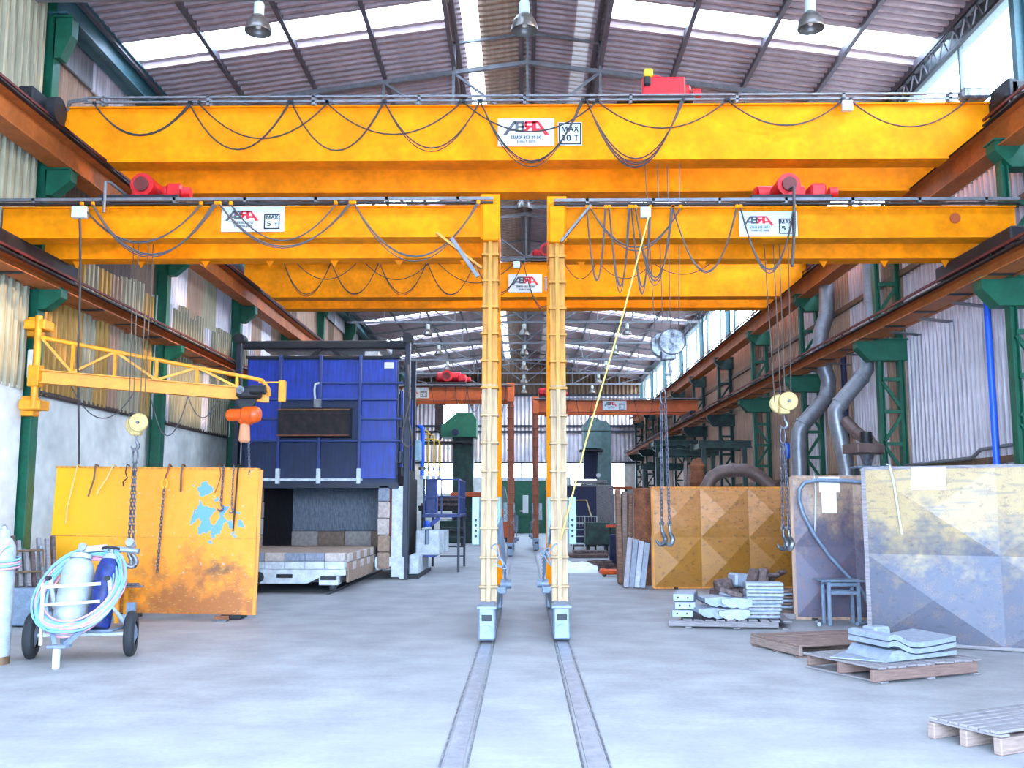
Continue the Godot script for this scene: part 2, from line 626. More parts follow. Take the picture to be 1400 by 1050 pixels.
func make_floor() -> void:
	var f := setting("floor", "worn grey concrete floor of the hall", "floor")
	build("floor_slab", mb().span(p(-7.6, -0.3, -2.0), p(7.5, 0, 61)), M.floor, f)
	var g := setting("ground", "pale concrete apron outside the hall", "ground")
	build("apron", mb().span(p(-60, -0.4, -60), p(60, -0.02, -2.0)), M.apron, g)
	build("yard", mb().span(p(-60, -0.4, -2.0), p(60, -0.31, 120)), M.apron, g)
	var k := 0
	for x in [-0.44, 0.45]:
		var side := "left" if x < 0 else "right"
		var r := thing("floor_rail", "steel crane rail sunk in the floor under the %s gantry legs" % side, "rail", p(x, 0, 30), "crane rails in the floor")
		build("rail_head", mb().span(p(x - 0.058, 0, -1.5), p(x + 0.058, 0.012, 59)), M.rail, r)
		for s in [-1.0, 1.0]:
			build("edge_strip", mb().span(p(x + s * 0.085 - 0.008, 0, -1.5), p(x + s * 0.085 + 0.008, 0.006, 59)), M.steel, r)
		k += 1

func sheet_row(parent: Node, meshes: Array, mats: Array, x: float, side: float, y: float, d0: float, d1: float, w: float, jit: float, called := "wall_sheet") -> void:
	# one row of upright sheets along a side wall
	var d := d0
	while d < d1 - 0.05:
		var me: Mesh = meshes[rng.randi() % meshes.size()]
		var ma: Material = mats[rng.randi() % mats.size()]
		var b := Basis(Vector3(0, 0, -1), Vector3.UP, Vector3(1, 0, 0)) if side < 0 else Basis(Vector3(0, 0, -1), Vector3.UP, Vector3(1, 0, 0))
		inst(called, me, ma, parent, Transform3D(b, p(x + rng.randf_range(-jit, jit) * 0.3, y + rng.randf_range(-jit, jit), d)))
		d += w

func wall_sheet(w: float, h: float, side: float, pitch := 0.18, depth := 0.035, deep := false) -> ArrayMesh:
	# local: across = x, up = y, ribs stand out towards the room
	var b := mb().corr(Vector3(0, 0, 0), Vector3(0, h, 0), Vector3(1, 0, 0), Vector3(0, 0, -side), w + (0.0 if deep else 0.03), pitch, depth, 0.012, deep)
	return b.mesh()

func make_walls() -> void:
	# left wall: white masonry below, weathered sheets above
	var wl := setting("wall_left", "left wall, white masonry below and weathered ribbed sheets above", "wall")
	build("masonry", mb().span(p(XL - 0.25, 0, -2), p(XL, 3.3, 60)), M.white_wall, wl)
	build("ledge", mb().cbox(p(XL + 0.02, 3.3, 29), Vector3(0.12, 0.08, 62), 0.02), M.wall_umber, wl)
	build("backing", mb().span(p(XL - 0.25, 3.3, -2), p(XL - 0.08, 9.7, 60)), M.wall_umber, wl)
	var lo := [wall_sheet(0.5, 2.45, -1, 0.167, 0.06, true), wall_sheet(0.5, 2.52, -1, 0.167, 0.06, true), wall_sheet(0.5, 2.36, -1, 0.167, 0.06, true)]
	var hi := [wall_sheet(1.0, 2.75, -1, 0.2)]
	var top := [wall_sheet(1.0, 1.75, -1, 0.2)]
	var full := [wall_sheet(1.0, 6.4, -1, 0.2, 0.05, true)]
	build("masonry", mb().span(p(XL, 0, -2), p(-7.12, 3.3, 13.65)), M.white_wall, wl)
	build("backing", mb().span(p(XL, 3.3, -2), p(-7.16, 9.5, 13.63)), M.wall_umber, wl)
	sheet_row(wl, full, [M.wall_cream], -7.13, -1, 3.25, -1.4, 13.6, 1.0, 0.0)
	sheet_row(wl, lo, [M.wall_yellow, M.wall_yellow, M.wall_brown, M.wall_cream, M.wall_tan], XL + 0.03, -1, 3.3, 13.6, 18.6, 0.5, 0.05)
	sheet_row(wl, lo, [M.wall_cream, M.wall_zinc, M.wall_cream], XL + 0.03, -1, 3.3, 18.6, 30.1, 0.5, 0.02)
	sheet_row(wl, lo, [M.wall_zinc, M.wall_brown], XL + 0.03, -1, 3.3, 30.1, 60, 0.5, 0.02)
	sheet_row(wl, hi, [M.wall_umber, M.wall_brown, M.wall_umber], XL - 0.02, -1, 5.6, 13.6, 18.6, 1.0, 0.0)
	sheet_row(wl, hi, [M.wall_zinc, M.wall_tan, M.wall_cream], XL - 0.02, -1, 5.6, 18.6, 60, 1.0, 0.0)
	sheet_row(wl, top, [M.wall_brown, M.wall_tan], XL, -1, 6.9, 13.6, 60, 1.0, 0.0)
	var panel := mb().cbox(Vector3(0.86, 0.5, 0), Vector3(1.72, 1.0, 0.05), 0.012).mesh()
	sheet_row(wl, [panel], [M.wall_panel, M.wall_panel, M.wall_zinc], XL + 0.08, -1, 8.5, 13.7, 59, 1.75, 0.0, "upper_panel")
	build("eave_beam", mb().beam(p(-6.98, 9.2, 13.7), p(-6.98, 9.2, 60), 0.5, 0.3, 0.03, 0.02), M.teal, wl)

	# right wall: ribbed sheets to the crane runway, open glazed band above it
	var wr := setting("wall_right", "right wall of tall pale ribbed metal sheets", "wall")
	build("backing", mb().span(p(XR + 0.08, 0, -2), p(XR + 0.25, 6.75, 60)), M.wall_umber, wr)
	var rs := [wall_sheet(1.0, 6.72, 1, 0.167, 0.07, true)]
	sheet_row(wr, rs, [M.wall_zinc], XR, 1, 0.0, -2, 18, 1.0, 0.0)
	sheet_row(wr, rs, [M.wall_tan, M.wall_zinc, M.wall_tan], XR, 1, 0.0, 18, 28, 1.0, 0.0)
	sheet_row(wr, rs, [M.wall_tan, M.wall_brown], XR, 1, 0.0, 28, 60, 1.0, 0.0)
	for y in [2.25, 5.9]:
		build("girt", mb().span(p(XR - 0.14, y, -2), p(XR - 0.02, y + 0.1, 60)), M.wall_brown, wr)
	build("sill", mb().span(p(XR - 0.05, 6.72, -2), p(XR + 0.25, 6.84, 60)), M.post, wr)
	build("head", mb().span(p(XR - 0.02, 9.22, -2), p(XR + 0.25, 9.6, 60)), M.post, wr)
	# zigzag eave beam along the top of the glazing
	var eb := mb()
	eb.bar(p(7.02, 9.0, -2), p(7.02, 9.0, 60), 0.07, 0.06)
	eb.bar(p(7.02, 9.34, -2), p(7.02, 9.34, 60), 0.07, 0.06)
	build("eave_chord", eb, M.dark, wr)
	eb = mb()
	for i in 150:
		var d := -1.9 + i * 0.41
		eb.bar(p(7.02, 9.0, d), p(7.02, 9.34, d + 0.2), 0.025, 0.025)
		eb.bar(p(7.02, 9.34, d + 0.2), p(7.02, 9.0, d + 0.41), 0.025, 0.025)
	var lac := build("eave_lacing", eb, M.purlin, wr)
	lac.set_meta("kind", "stuff")
	var k := 0
	for i in range(-3, 10):
		var a := 13.0 + i * 5.0 + 0.1
		var e := minf(a + 4.8, 59.9)
		k += 1
		var w := setting("window_%d" % k, "high strip window over the right crane runway, bay %d" % k, "window")
		build("frame", mb().span(p(XR + 0.05, 6.84, a - 0.1), p(XR + 0.15, 9.22, a)), M.post, w)
		build("frame", mb().span(p(XR + 0.05, 6.84, e), p(XR + 0.15, 9.22, e + 0.1)), M.post, w)
		for j in 2:
			var q := lerpf(a, e, j * 0.5)
			var q2 := lerpf(a, e, (j + 1) * 0.5)
			build("pane", mb().span(p(XR + 0.09, 6.84, q + 0.01), p(XR + 0.1, 9.22, q2 - 0.01)), M.glass, w)
		build("mullion", mb().span(p(XR + 0.06, 6.84, (a + e) * 0.5 - 0.03), p(XR + 0.13, 9.22, (a + e) * 0.5 + 0.03)), M.post, w)

	# far end wall with a window band, a high opening and a green sliding door
	var wb := setting("wall_back", "far end wall of grey ribbed sheets above a window band", "wall")
	for q in [[-7.55, -6.2, 0.0, 9.7], [-6.2, -1.5, 0.0, 2.35], [1.35, 6.2, 0.0, 2.35], [6.2, 7.45, 0.0, 9.7]]:
		build("masonry", mb().span(p(q[0], q[2], 60.0), p(q[1], q[3], 60.3)), M.white_wall, wb)
	build("lintel", mb().span(p(-1.5, 3.2, 60.0), p(1.35, 3.35, 60.3)), M.white_paint, wb)
	var bs := mb().corr(Vector3.ZERO, Vector3(0, 1.9, 0), Vector3(1, 0, 0), Vector3(0, 0, 1), 1.0, 0.25, 0.05).mesh()
	var bs2 := mb().corr(Vector3.ZERO, Vector3(0, 2.3, 0), Vector3(1, 0, 0), Vector3(0, 0, 1), 1.0, 0.25, 0.05).mesh()
	var bs3 := mb().corr(Vector3.ZERO, Vector3(0, 2.4, 0), Vector3(1, 0, 0), Vector3(0, 0, 1), 1.0, 0.25, 0.05).mesh()
	for i in 15:
		var x := -7.5 + i
		inst("wall_sheet", bs, M.wall_zinc, wb, Transform3D(Basis(), p(x, 4.3, 60)))
		if not (x >= -5.6 and x <= -3.9):
			inst("wall_sheet", bs2, M.wall_zinc, wb, Transform3D(Basis(), p(x, 6.2, 60)))
		inst("wall_sheet", bs3, M.wall_brown, wb, Transform3D(Basis(), p(x, 8.45, 59.97)))
	for y in [4.3, 6.2, 6.55, 8.45]:
		build("girt", mb().span(p(-7.1, y - 0.06, 59.8), p(7.2, y + 0.06, 59.95)), M.frame_dark, wb)
	build("backing", mb().prism(PackedVector2Array([Vector2(-7.55, 8.4), Vector2(7.4, 8.4), Vector2(7.4, 9.5), Vector2(X0, 10.6), Vector2(-7.55, 9.5)]), 0.1, Transform3D(Basis(), p(0, 0, 60.2))), M.wall_umber, wb)
	for q in [[-7.5, -5.0], [-3.0, 7.2]]:
		build("backing", mb().span(p(q[0], 6.2, 60.1), p(q[1], 8.5, 60.2)), M.wall_umber, wb)
	build("backing", mb().span(p(-7.55, 4.25, 60.1), p(7.4, 6.3, 60.2)), M.wall_umber, wb)
	var n := 0
	for q in [[-6.2, -3.2], [-3.2, -0.2], [-0.2, 2.8], [2.8, 6.2]]:
		n += 1
		var w := setting("window_%d" % (20 + n), "low window in the far end wall, number %d from the left" % n, "window")
		var y0 := 3.35 if n == 2 or n == 3 else 2.35
		build("frame", mb().span(p(q[0], y0, 60.0), p(q[0] + 0.08, 4.3, 60.15)), M.post, w)
		build("frame", mb().span(p(q[0], y0, 60.0), p(q[1], y0 + 0.06, 60.15)), M.post, w)
		build("pane", mb().span(p(q[0] + 0.08, y0 + 0.06, 60.07), p(q[1], 4.3, 60.08)), M.glass, w)
	for q in [[-3.2, -1.5], [1.35, 2.8]]:
		build("masonry", mb().span(p(q[0], 2.35, 60.0), p(q[1], 3.35, 60.3)), M.white_wall, wb)
	var dr := setting("door_1", "large green sheet steel sliding door in the far end wall", "door")
	for i in 3:
		build("door_leaf", mb().cbox(p(-1.02 + i * 0.94, 1.6, 60.1 + 0.03 * (i % 2)), Vector3(0.98, 3.2, 0.08), 0.01), M.green, dr)
	build("patch_plate", mb().cbox(p(-0.75, 0.6, 60.04), Vector3(0.8, 1.0, 0.03), 0.01), M.bogie, dr)
	build("handle", mb().cbox(p(-0.1, 1.35, 60.03), Vector3(0.3, 0.1, 0.05), 0.01), M.plate_white, dr)

	# front wall with its wide open doorway, behind the camera
	var wf := setting("wall_front", "front wall round the wide open doorway", "wall")
	build("masonry", mb().span(p(-7.6, 0, -2.2), p(-5.2, 9.6, -1.95)), M.white_wall, wf)
	build("masonry", mb().span(p(5.2, 0, -2.2), p(7.45, 9.6, -1.95)), M.white_wall, wf)
	build("gable", mb().prism(PackedVector2Array([Vector2(-5.2, 5.4), Vector2(5.2, 5.4), Vector2(7.4, 9.5), Vector2(X0, 10.9), Vector2(-7.55, 9.5)]), 0.25, Transform3D(Basis(), p(0, 0, -2.08))), M.white_wall, wf)

func make_roof() -> void:
	var c := setting("ceiling", "ribbed sheet roof with rows of bright translucent roof lights", "ceiling")
	var half := 7.58
	var q := 1.42
	for s in [-1.0, 1.0]:
		var y_in := 10.5 - PITCH * q
		var up := Vector3(s * (half - q), -PITCH * (half - q), 0)      # down the slope, along the ribs
		var nr := Vector3(-s * PITCH, -1, 0).normalized()
		# per five-metre bay: sheet, roof light, sheet
		var o := Vector3(X0 + s * q, y_in, 0)
		var a := mb().corr(o, up, Vector3(0, 0, -1), nr, 2.65, 0.204, 0.1, 0.012, true).mesh()
		var b := mb().corr(o, up, Vector3(0, 0, -1), nr, 1.5, 0.2143, 0.1, 0.012, true).mesh()
		var panes := []
		for i in 4:
			var f0 := i * 0.245
			var m := mb()
			m.corr(o + up * (f0 + 0.002), up * 0.24, Vector3(0, 0, -1), nr, 0.85, 0.2, 0.03, 0.004)
			panes.append(m.mesh())
		var eave := mb().corr(o + up * 0.98, up * 0.02, Vector3(0, 0, -1), nr, 0.85, 0.2, 0.045).mesh()
		for k in range(-3, 10):
			var d := 13.0 + k * 5.0
			var at := Transform3D(Basis(), Vector3(0, 0, -d))
			inst("roof_sheet", a, M.roof, c, at)
			for pn in panes:
				inst("roof_light", pn, M.frp, c, at.translated(Vector3(0, 0, -2.65)))
			inst("roof_sheet", eave, M.roof, c, at.translated(Vector3(0, 0, -2.65)))
			inst("roof_sheet", b, M.roof, c, at.translated(Vector3(0, 0, -3.5)))
		# raised ridge vent: sheets, a long translucent strip, upright side
		var yr := 10.97
		var parts := [[0.0, 0.93, M.roof_glow_tint if s < 0 else M.roof, "ridge_sheet"], [0.93, 1.24, M.frp if s < 0 else M.frp_dull, "ridge_light"], [1.24, 1.55, M.roof, "ridge_sheet"]]  # left ridge sheet carries the reflected warm glow in its colour
		for pt in parts:
			var oo := Vector3(X0 + s * pt[0], yr - PITCH * pt[0], 2.0)
			var uu := Vector3(s * (pt[1] - pt[0]), -PITCH * (pt[1] - pt[0]), 0)
			build(pt[3], mb().corr(oo, uu, Vector3(0, 0, -1), nr, 62.3, 0.2, 0.07, 0.012, true), pt[2], c)
		build("ridge_side", mb().corr(Vector3(X0 + s * 1.48, 10.25, 2.0), Vector3(0, 0.52, 0), Vector3(0, 0, -1), Vector3(-s, 0, 0), 62.3, 0.2, 0.03), M.roof_glow_tint, c)  # upright sides take the same painted glow
	var pm := mb().span(Vector3(-0.03, -0.13, 2.0), Vector3(0.03, 0.0, -60.0)).span(Vector3(-0.03, -0.142, 2.0), Vector3(0.05, -0.13, -60.0)).mesh()
	for x in [-6.9, -5.5, -4.1, -2.72, -1.36, 1.5, 2.92, 4.3, 5.68, 7.0]:
		inst("purlin", pm, M.purlin, c, Transform3D(Basis(), Vector3(x, 10.46 - PITCH * absf(x - X0), 0)))
	for x in [-1.3, -0.05, 0.2, 1.42]:
		inst("purlin", pm, M.purlin, c, Transform3D(Basis(), Vector3(x, 10.93 - PITCH * absf(x - X0), 0)))

const ORD := ["nearest", "second nearest", "third", "fourth", "fifth", "sixth", "seventh", "eighth", "ninth", "tenth", "eleventh", "twelfth"]

func make_columns() -> void:
	# left: green I columns with two runway brackets
	for i in 10:
		var d := 13.8 + i * 4.95
		var t := thing("steel_column", "green steel I column against the left wall, %s from the camera" % ORD[i], "column", p(-7.12, 0, d), "green columns along the left wall")
		build("shaft", mb().beam(p(-7.12, 0, d), p(-7.12, 9.2, d), 0.24, 0.2, 0.02, 0.014, Vector3.RIGHT), M.green, t)
		build("base_plate", mb().cbox(p(-7.12, 0.015, d), Vector3(0.28, 0.03, 0.34), 0.005), M.green, t)
		for q in [[4.75, 0.32, -6.68], [6.53, 0.4, -6.64], [8.9, 0.65, -6.75]]:
			var y: float = q[0]
			var h: float = q[1]
			var poly := PackedVector2Array([Vector2(-7.03, y), Vector2(q[2], y), Vector2(q[2], y - h * 0.45), Vector2(-6.9, y - h), Vector2(-7.03, y - h)])
			build("bracket", mb().prism(poly, 0.2, Transform3D(Basis(), p(0, 0, d))), M.green, t)
			build("bracket_plate", mb().cbox(p((q[2] - 7.03) * 0.5, y - 0.01, d), Vector3(q[2] + 7.03, 0.025, 0.28), 0.004), M.green, t)
		if i > 1:
			continue
	# right: laced green columns with two solid brackets and a grey post above
	for i in 10:
		var d := 13.1 + i * 4.95
		var t := thing("lattice_column", "green laced steel column along the right wall, %s from the camera" % ORD[i], "column", p(6.82, 0, d), "green laced columns along the right wall")
		for x in [6.64, 7.02]:
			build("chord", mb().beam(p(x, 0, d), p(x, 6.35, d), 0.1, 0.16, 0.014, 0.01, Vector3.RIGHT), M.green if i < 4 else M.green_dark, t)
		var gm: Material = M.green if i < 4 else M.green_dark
		var k := 0
		var y := 0.35
		while y < 6.0:
			if not (y > 4.15 and y < 4.5):
				build("rung", mb().bar(p(6.66, y, d - 0.06), p(7.0, y, d - 0.06), 0.05, 0.07), gm, t)
				if y < 3.8 or y > 4.6 and y < 5.7:
					var y1 := y + 0.05
					var y2 := y + 0.55
					build("brace", mb().bar(p(6.66, y1 if k % 2 == 0 else y2, d - 0.05), p(7.0, y2 if k % 2 == 0 else y1, d - 0.05), 0.04, 0.06), gm, t)
			k += 1
			y += 0.6
		for q in [[4.68, 0.38, 6.2], [6.62, 0.38, 6.5]]:
			var by: float = q[0]
			var bx: float = q[2]
			var poly := PackedVector2Array([Vector2(7.12, by), Vector2(bx, by), Vector2(bx, by - 0.14), Vector2(bx + 0.22, by - q[1]), Vector2(7.12, by - q[1])])
			build("bracket", mb().prism(poly, 0.26, Transform3D(Basis(), p(0, 0, d))), gm, t)
			build("bracket_plate", mb().cbox(p((7.12 + bx) * 0.5, by + 0.01, d), Vector3(7.16 - bx, 0.03, 0.34), 0.005), gm, t)
		build("post", mb().beam(p(7.0, 6.62, d), p(7.0, 9.3, d), 0.16, 0.14, 0.012, 0.01, Vector3.RIGHT), M.teal, t)

func make_runways() -> void:
	var specs := [
		["lower", -6.85, 4.92, 0.16, "lower rust orange crane runway beam along the left wall", -1.0],
		["upper", -6.8, 7.0, 0.42, "upper rust orange crane runway beam along the left wall", -1.0],
		["lower", 6.32, 4.9, 0.2, "lower rust orange crane runway beam along the right wall", 1.0],
		["upper", 6.7, 7.0, 0.42, "upper rust orange crane runway beam along the right wall", 1.0]]
	for s in specs:
		var x: float = s[1]
		var y: float = s[2]
		var h: float = s[3]
		var sd: float = s[5]
		var t := thing("crane_runway", s[4], "runway beam", p(x, y - h, 29), "crane runway beams")
		var l0 := -1.8
		var l1 := 59.5
		var cy := y - 0.04 - h * 0.5
		for k in 12:
			var a := l0 + (l1 - l0) * k / 12.0
			var e := l0 + (l1 - l0) * (k + 1) / 12.0 - 0.006
			build("beam_length", mb().beam(p(x, cy, a), p(x, cy, e), h, 0.32, 0.016, 0.012), M.runway, t)
		build("rail", mb().span(p(x - 0.025, y - 0.04, l0), p(x + 0.025, y, l1)), M.dark, t)
		# conductor bar on the room side
		var cx := x - sd * 0.2
		build("conductor_bar", mb().span(p(cx - 0.014, y + 0.0, l0), p(cx + 0.014, y + 0.035, l1)), M.rust_paint, t)
		build("conductor_tray", mb().span(p(cx - 0.02, y - 0.075, l0), p(cx + 0.05, y - 0.05, l1)), M.dark, t)
		var lm := mb()
		for k in 40:
			var d := 0.5 + k * 1.5
			lm.span(p(cx - 0.01, y - 0.08, d), p(cx + 0.01, y + 0.01, d + 0.02))
		build("bar_clips", lm, M.dark, t).set_meta("kind", "stuff")
		if s[0] == "lower":
			# surge bracing back to the wall
			for k in 46:
				var d := 2.0 + k * 1.25
				build("surge_brace", mb().bar(p(x + sd * 0.1, y - h - 0.03, d), p(x + sd * (0.45 if sd < 0 else 0.82), y - h - 0.03, d + 0.35), 0.15, 0.014), M.grey if sd > 0 else M.runway, t)
				build("tie_plate", mb().span(p(x - 0.17, y - h - 0.06, d + 0.6), p(x + 0.17, y - h - 0.045, d + 0.68)), M.dark, t)
			build("walkway_edge", mb().span(p(x + sd * 0.26, y - h - 0.02, l0), p(x + sd * 0.32, y - h + 0.03, l1)), M.runway, t)

func make_trusses() -> void:
	var xs := [-6.9, -5.5, -4.1, -2.72, -1.36, 0.08, 1.5, 2.92, 4.3, 5.68, 7.0]
	for i in 10:
		var d := 13.1 + i * 4.95
		if i == 9:
			d = 57.5
		var t := thing("roof_truss", "grey welded steel roof truss spanning the hall, %s from the camera" % ORD[i], "truss", p(X0, 8.85, d), "roof trusses")
		var yt := []
		for x in xs:
			yt.append(10.2 - PITCH * absf(x - X0))
		for s in [-1.0, 1.0]:
			build("top_chord", mb().bar(p(X0, 10.2, d), p(X0 + s * 6.95, 10.2 - PITCH * 6.95, d), 0.08, 0.08), M.truss, t)
			build("ridge_chord", mb().bar(p(X0, 10.8, d), p(X0 + s * 1.45, 10.8 - PITCH * 1.45, d), 0.05, 0.05), M.truss, t)
			build("ridge_upright", mb().bar(p(X0 + s * 1.42, 10.0, d), p(X0 + s * 1.42, 10.62, d), 0.05, 0.05), M.truss, t)
		build("ridge_upright", mb().bar(p(X0, 10.2, d), p(X0, 10.85, d), 0.05, 0.05), M.truss, t)
		build("bottom_chord", mb().bar(p(-7.0, 8.85, d), p(7.0, 8.85, d), 0.08, 0.08), M.truss, t)
		for k in xs.size():
			build("upright", mb().bar(p(xs[k], 8.85, d), p(xs[k], yt[k], d), 0.05, 0.05), M.truss, t)
			if k < 5:
				build("diagonal", mb().bar(p(xs[k], yt[k], d), p(xs[k + 1], 8.88, d), 0.045, 0.045), M.truss, t)
			elif k < 10:
				build("diagonal", mb().bar(p(xs[k], 8.88, d), p(xs[k + 1], yt[k + 1], d), 0.045, 0.045), M.truss, t)

func make_lamps() -> void:
	var k := 0
	# they hang from the truss chords
	var rows := [[-3.78, "left"], [0.02, "middle"], [4.08, "right"]]
	for r in rows:
		var i := 0
		for dd in [13.1, 18.05, 21.5 if r[0] == 0.02 else 23.0, 27.95, 32.9, 37.85, 42.8, 47.75, 52.7, 57.5]:
			var t := thing("high_bay_lamp", "grey metal bell lamp under the roof, %s row, %s along it" % [r[1], ORD[i]], "lamp", p(r[0], 8.32, dd), "high bay bell lamps")
			var x: float = r[0]
			var at := Transform3D(Basis(), p(x, 8.32, dd))
			var prof := [Vector2(0.19, 0.0), Vector2(0.192, 0.02), Vector2(0.185, 0.06), Vector2(0.165, 0.13), Vector2(0.125, 0.2), Vector2(0.085, 0.235), Vector2(0.075, 0.25)]
			build("reflector", mb().lathe(prof, 20, at), M.lamp, t)
			build("ballast_housing", mb().lathe([Vector2(0.0, 0.245), Vector2(0.07, 0.25), Vector2(0.075, 0.28), Vector2(0.075, 0.42), Vector2(0.06, 0.45), Vector2(0, 0.45)], 14, at), M.box_grey, t)
			build("bulb", mb().lathe([Vector2(0, 0.05), Vector2(0.035, 0.07), Vector2(0.045, 0.12), Vector2(0.03, 0.19), Vector2(0.02, 0.24)], 12, at), M.bulb, t)
			build("hanger", mb().tube(p(x, 8.76, dd), p(x, 8.86 if dd != 21.5 else 10.85, dd), 0.014, 6), M.dark, t)
			i += 1
		k += 1

# ---------------------------------------------------------------- cranes

func sag(a: Vector3, b: Vector3, drop: float, k := 14) -> Array:
	var r := []
	for i in k + 1:
		var f := float(i) / k
		r.append(a.lerp(b, f) + Vector3(0, -drop * 4.0 * f * (1.0 - f), 0))
	return r

func logo(x: float, y: float, d: float, s: float, parent: Node) -> void:
	# four joined slanted letters, two grey and two red, s metres per unit; x, y = lower left
	var g := mb()
	var r := mb()
	var put := func(m: Mb, pts: Array) -> void:
		var poly := PackedVector2Array()
		for i in range(0, pts.size(), 2):
			poly.append(Vector2(x + pts[i] * s, y + pts[i + 1] * s))
		m.prism(poly, 0.004, Transform3D(Basis(), p(0, 0, d)))
	put.call(g, [-8, 0, 48, 0, 74, 40, 106, 84, 136, 130, 168, 160, 168, 198, 138, 198])
	put.call(g, [145, 198, 285, 198, 285, 164, 155, 164])
	put.call(g, [162, 40, 205, 40, 205, 175, 162, 175])
	put.call(g, [84, 58, 165, 58, 165, 94, 104, 94])
	put.call(g, [205, 40, 285, 40, 285, 72, 205, 72])
	put.call(g, [205, 101, 285, 101, 285, 132, 205, 132])
	put.call(g, [250, 60, 292, 70, 292, 102, 276, 114, 292, 126, 292, 164, 254, 178])
	put.call(r, [294, 198, 470, 198, 480, 164, 294, 164])
	put.call(r, [290, 110, 324, 110, 324, 196, 290, 184])
	put.call(r, [298, 104, 395, 104, 395, 136, 298, 136])
	put.call(r, [262, 40, 316, 40, 374, 112, 322, 112])
	put.call(r, [392, 40, 448, 40, 448, 190, 392, 190])
	put.call(r, [446, 58, 548, 58, 526, 94, 446, 94])
	put.call(r, [446, 198, 482, 198, 630, 0, 566, 0])
	build("logo_grey", g, M.ink_grey, parent)
	build("logo_red", r, M.ink_red, parent)

func nameplate(x0: float, x1: float, y0: float, y1: float, d: float, lines: Array, t: Node3D, wide: bool) -> void:
	var pl := build("nameplate", mb().cbox(p((x0 + x1) * 0.5, (y0 + y1) * 0.5, d), Vector3(x1 - x0, y1 - y0, 0.012), 0.003), M.plate_white, t)
	var w := x1 - x0
	var h := y1 - y0
	var f := d - 0.009
	if wide:
		var s := w * 0.8 / 620.0
		logo(x0 + w * 0.1, y0 + h * 0.4, f, s, pl)
		build("rule", mb().span(p(x0 + w * 0.16, y0 + h * 0.385, f - 0.001), p(x1 - w * 0.16, y0 + h * 0.395, f + 0.001)), M.ink_grey, pl)
		lettering(lines[0], h * 0.105, p((x0 + x1) * 0.5, y0 + h * 0.26, f), M.ink, pl, "lettering", 0.95)
		lettering(lines[1], h * 0.08, p((x0 + x1) * 0.5, y0 + h * 0.12, f), M.ink_grey, pl, "lettering", 1.05)
	else:
		var s := w * 0.52 / 620.0
		logo(x0 + w * 0.07, y0 + h * 0.43, f, s, pl)
		build("rule", mb().span(p(x0 + w * 0.12, y0 + h * 0.415, f - 0.001), p(x0 + w * 0.56, y0 + h * 0.425, f + 0.001)), M.ink_grey, pl)
		lettering(lines[0], h * 0.08, p(x0 + w * 0.35, y0 + h * 0.31, f), M.ink_grey, pl, "lettering", 0.95)
		lettering(lines[1], h * 0.08, p(x0 + w * 0.35, y0 + h * 0.19, f), M.ink_grey, pl, "lettering", 0.95)
		frame_box(x0 + w * 0.68, x0 + w * 0.93, y0 + h * 0.1, y0 + h * 0.7, f, pl)
		lettering("MAX", h * 0.14, p(x0 + w * 0.805, y0 + h * 0.5, f), M.ink, pl, "lettering", 1.1)
		lettering(lines[2], h * 0.18, p(x0 + w * 0.76, y0 + h * 0.22, f), M.ink, pl, "lettering", 1.25)
		lettering("T", h * 0.12, p(x0 + w * 0.87, y0 + h * 0.22, f), M.ink, pl, "lettering", 1.1)

func frame_box(x0: float, x1: float, y0: float, y1: float, d: float, parent: Node) -> void:
	var w := 0.016
	var m := mb()
	m.span(p(x0, y0, d - 0.002), p(x1, y0 + w, d + 0.002)).span(p(x0, y1 - w, d - 0.002), p(x1, y1, d + 0.002))
	m.span(p(x0, y0, d - 0.002), p(x0 + w, y1, d + 0.002)).span(p(x1 - w, y0, d - 0.002), p(x1, y1, d + 0.002))
	build("border", m, M.ink, parent)

func capacity_plate(x0: float, x1: float, y0: float, y1: float, d: float, t: Node3D) -> void:
	var pl := build("capacity_plate", mb().cbox(p((x0 + x1) * 0.5, (y0 + y1) * 0.5, d), Vector3(x1 - x0, y1 - y0, 0.012), 0.003), M.plate_white, t)
	var f := d - 0.009
	frame_box(x0 + 0.012, x1 - 0.012, y0 + 0.012, y1 - 0.012, f, pl)
	lettering("MAX", 0.075, p((x0 + x1) * 0.5, y0 + 0.2, f), M.ink, pl, "lettering", 1.1)
	lettering("10 T", 0.09, p((x0 + x1) * 0.5, y0 + 0.06, f), M.ink, pl, "lettering", 1.05)

func festoon(t: Node3D, x1: float, x2: float, y: float, d: float, drop: float, strands: int, mat: Material = null) -> void:
	for k in strands:
		var e := rng.randf_range(-0.03, 0.03) + 0.035 * k
		build("festoon_cable", mb().path(sag(p(x1, y, d - 0.01 * k), p(x2 - 0.01 * k, y, d - 0.012 * k), drop * (1.0 + e)), 0.011 if k == 0 else 0.008, 6), M.cable if mat == null else mat, t)
	for x in [x1, x2]:
		build("cable_clip", mb().cbox(p(x, y + 0.02, d), Vector3(0.05, 0.05, 0.05), 0.01), M.crane if mat != null else M.dark, t)

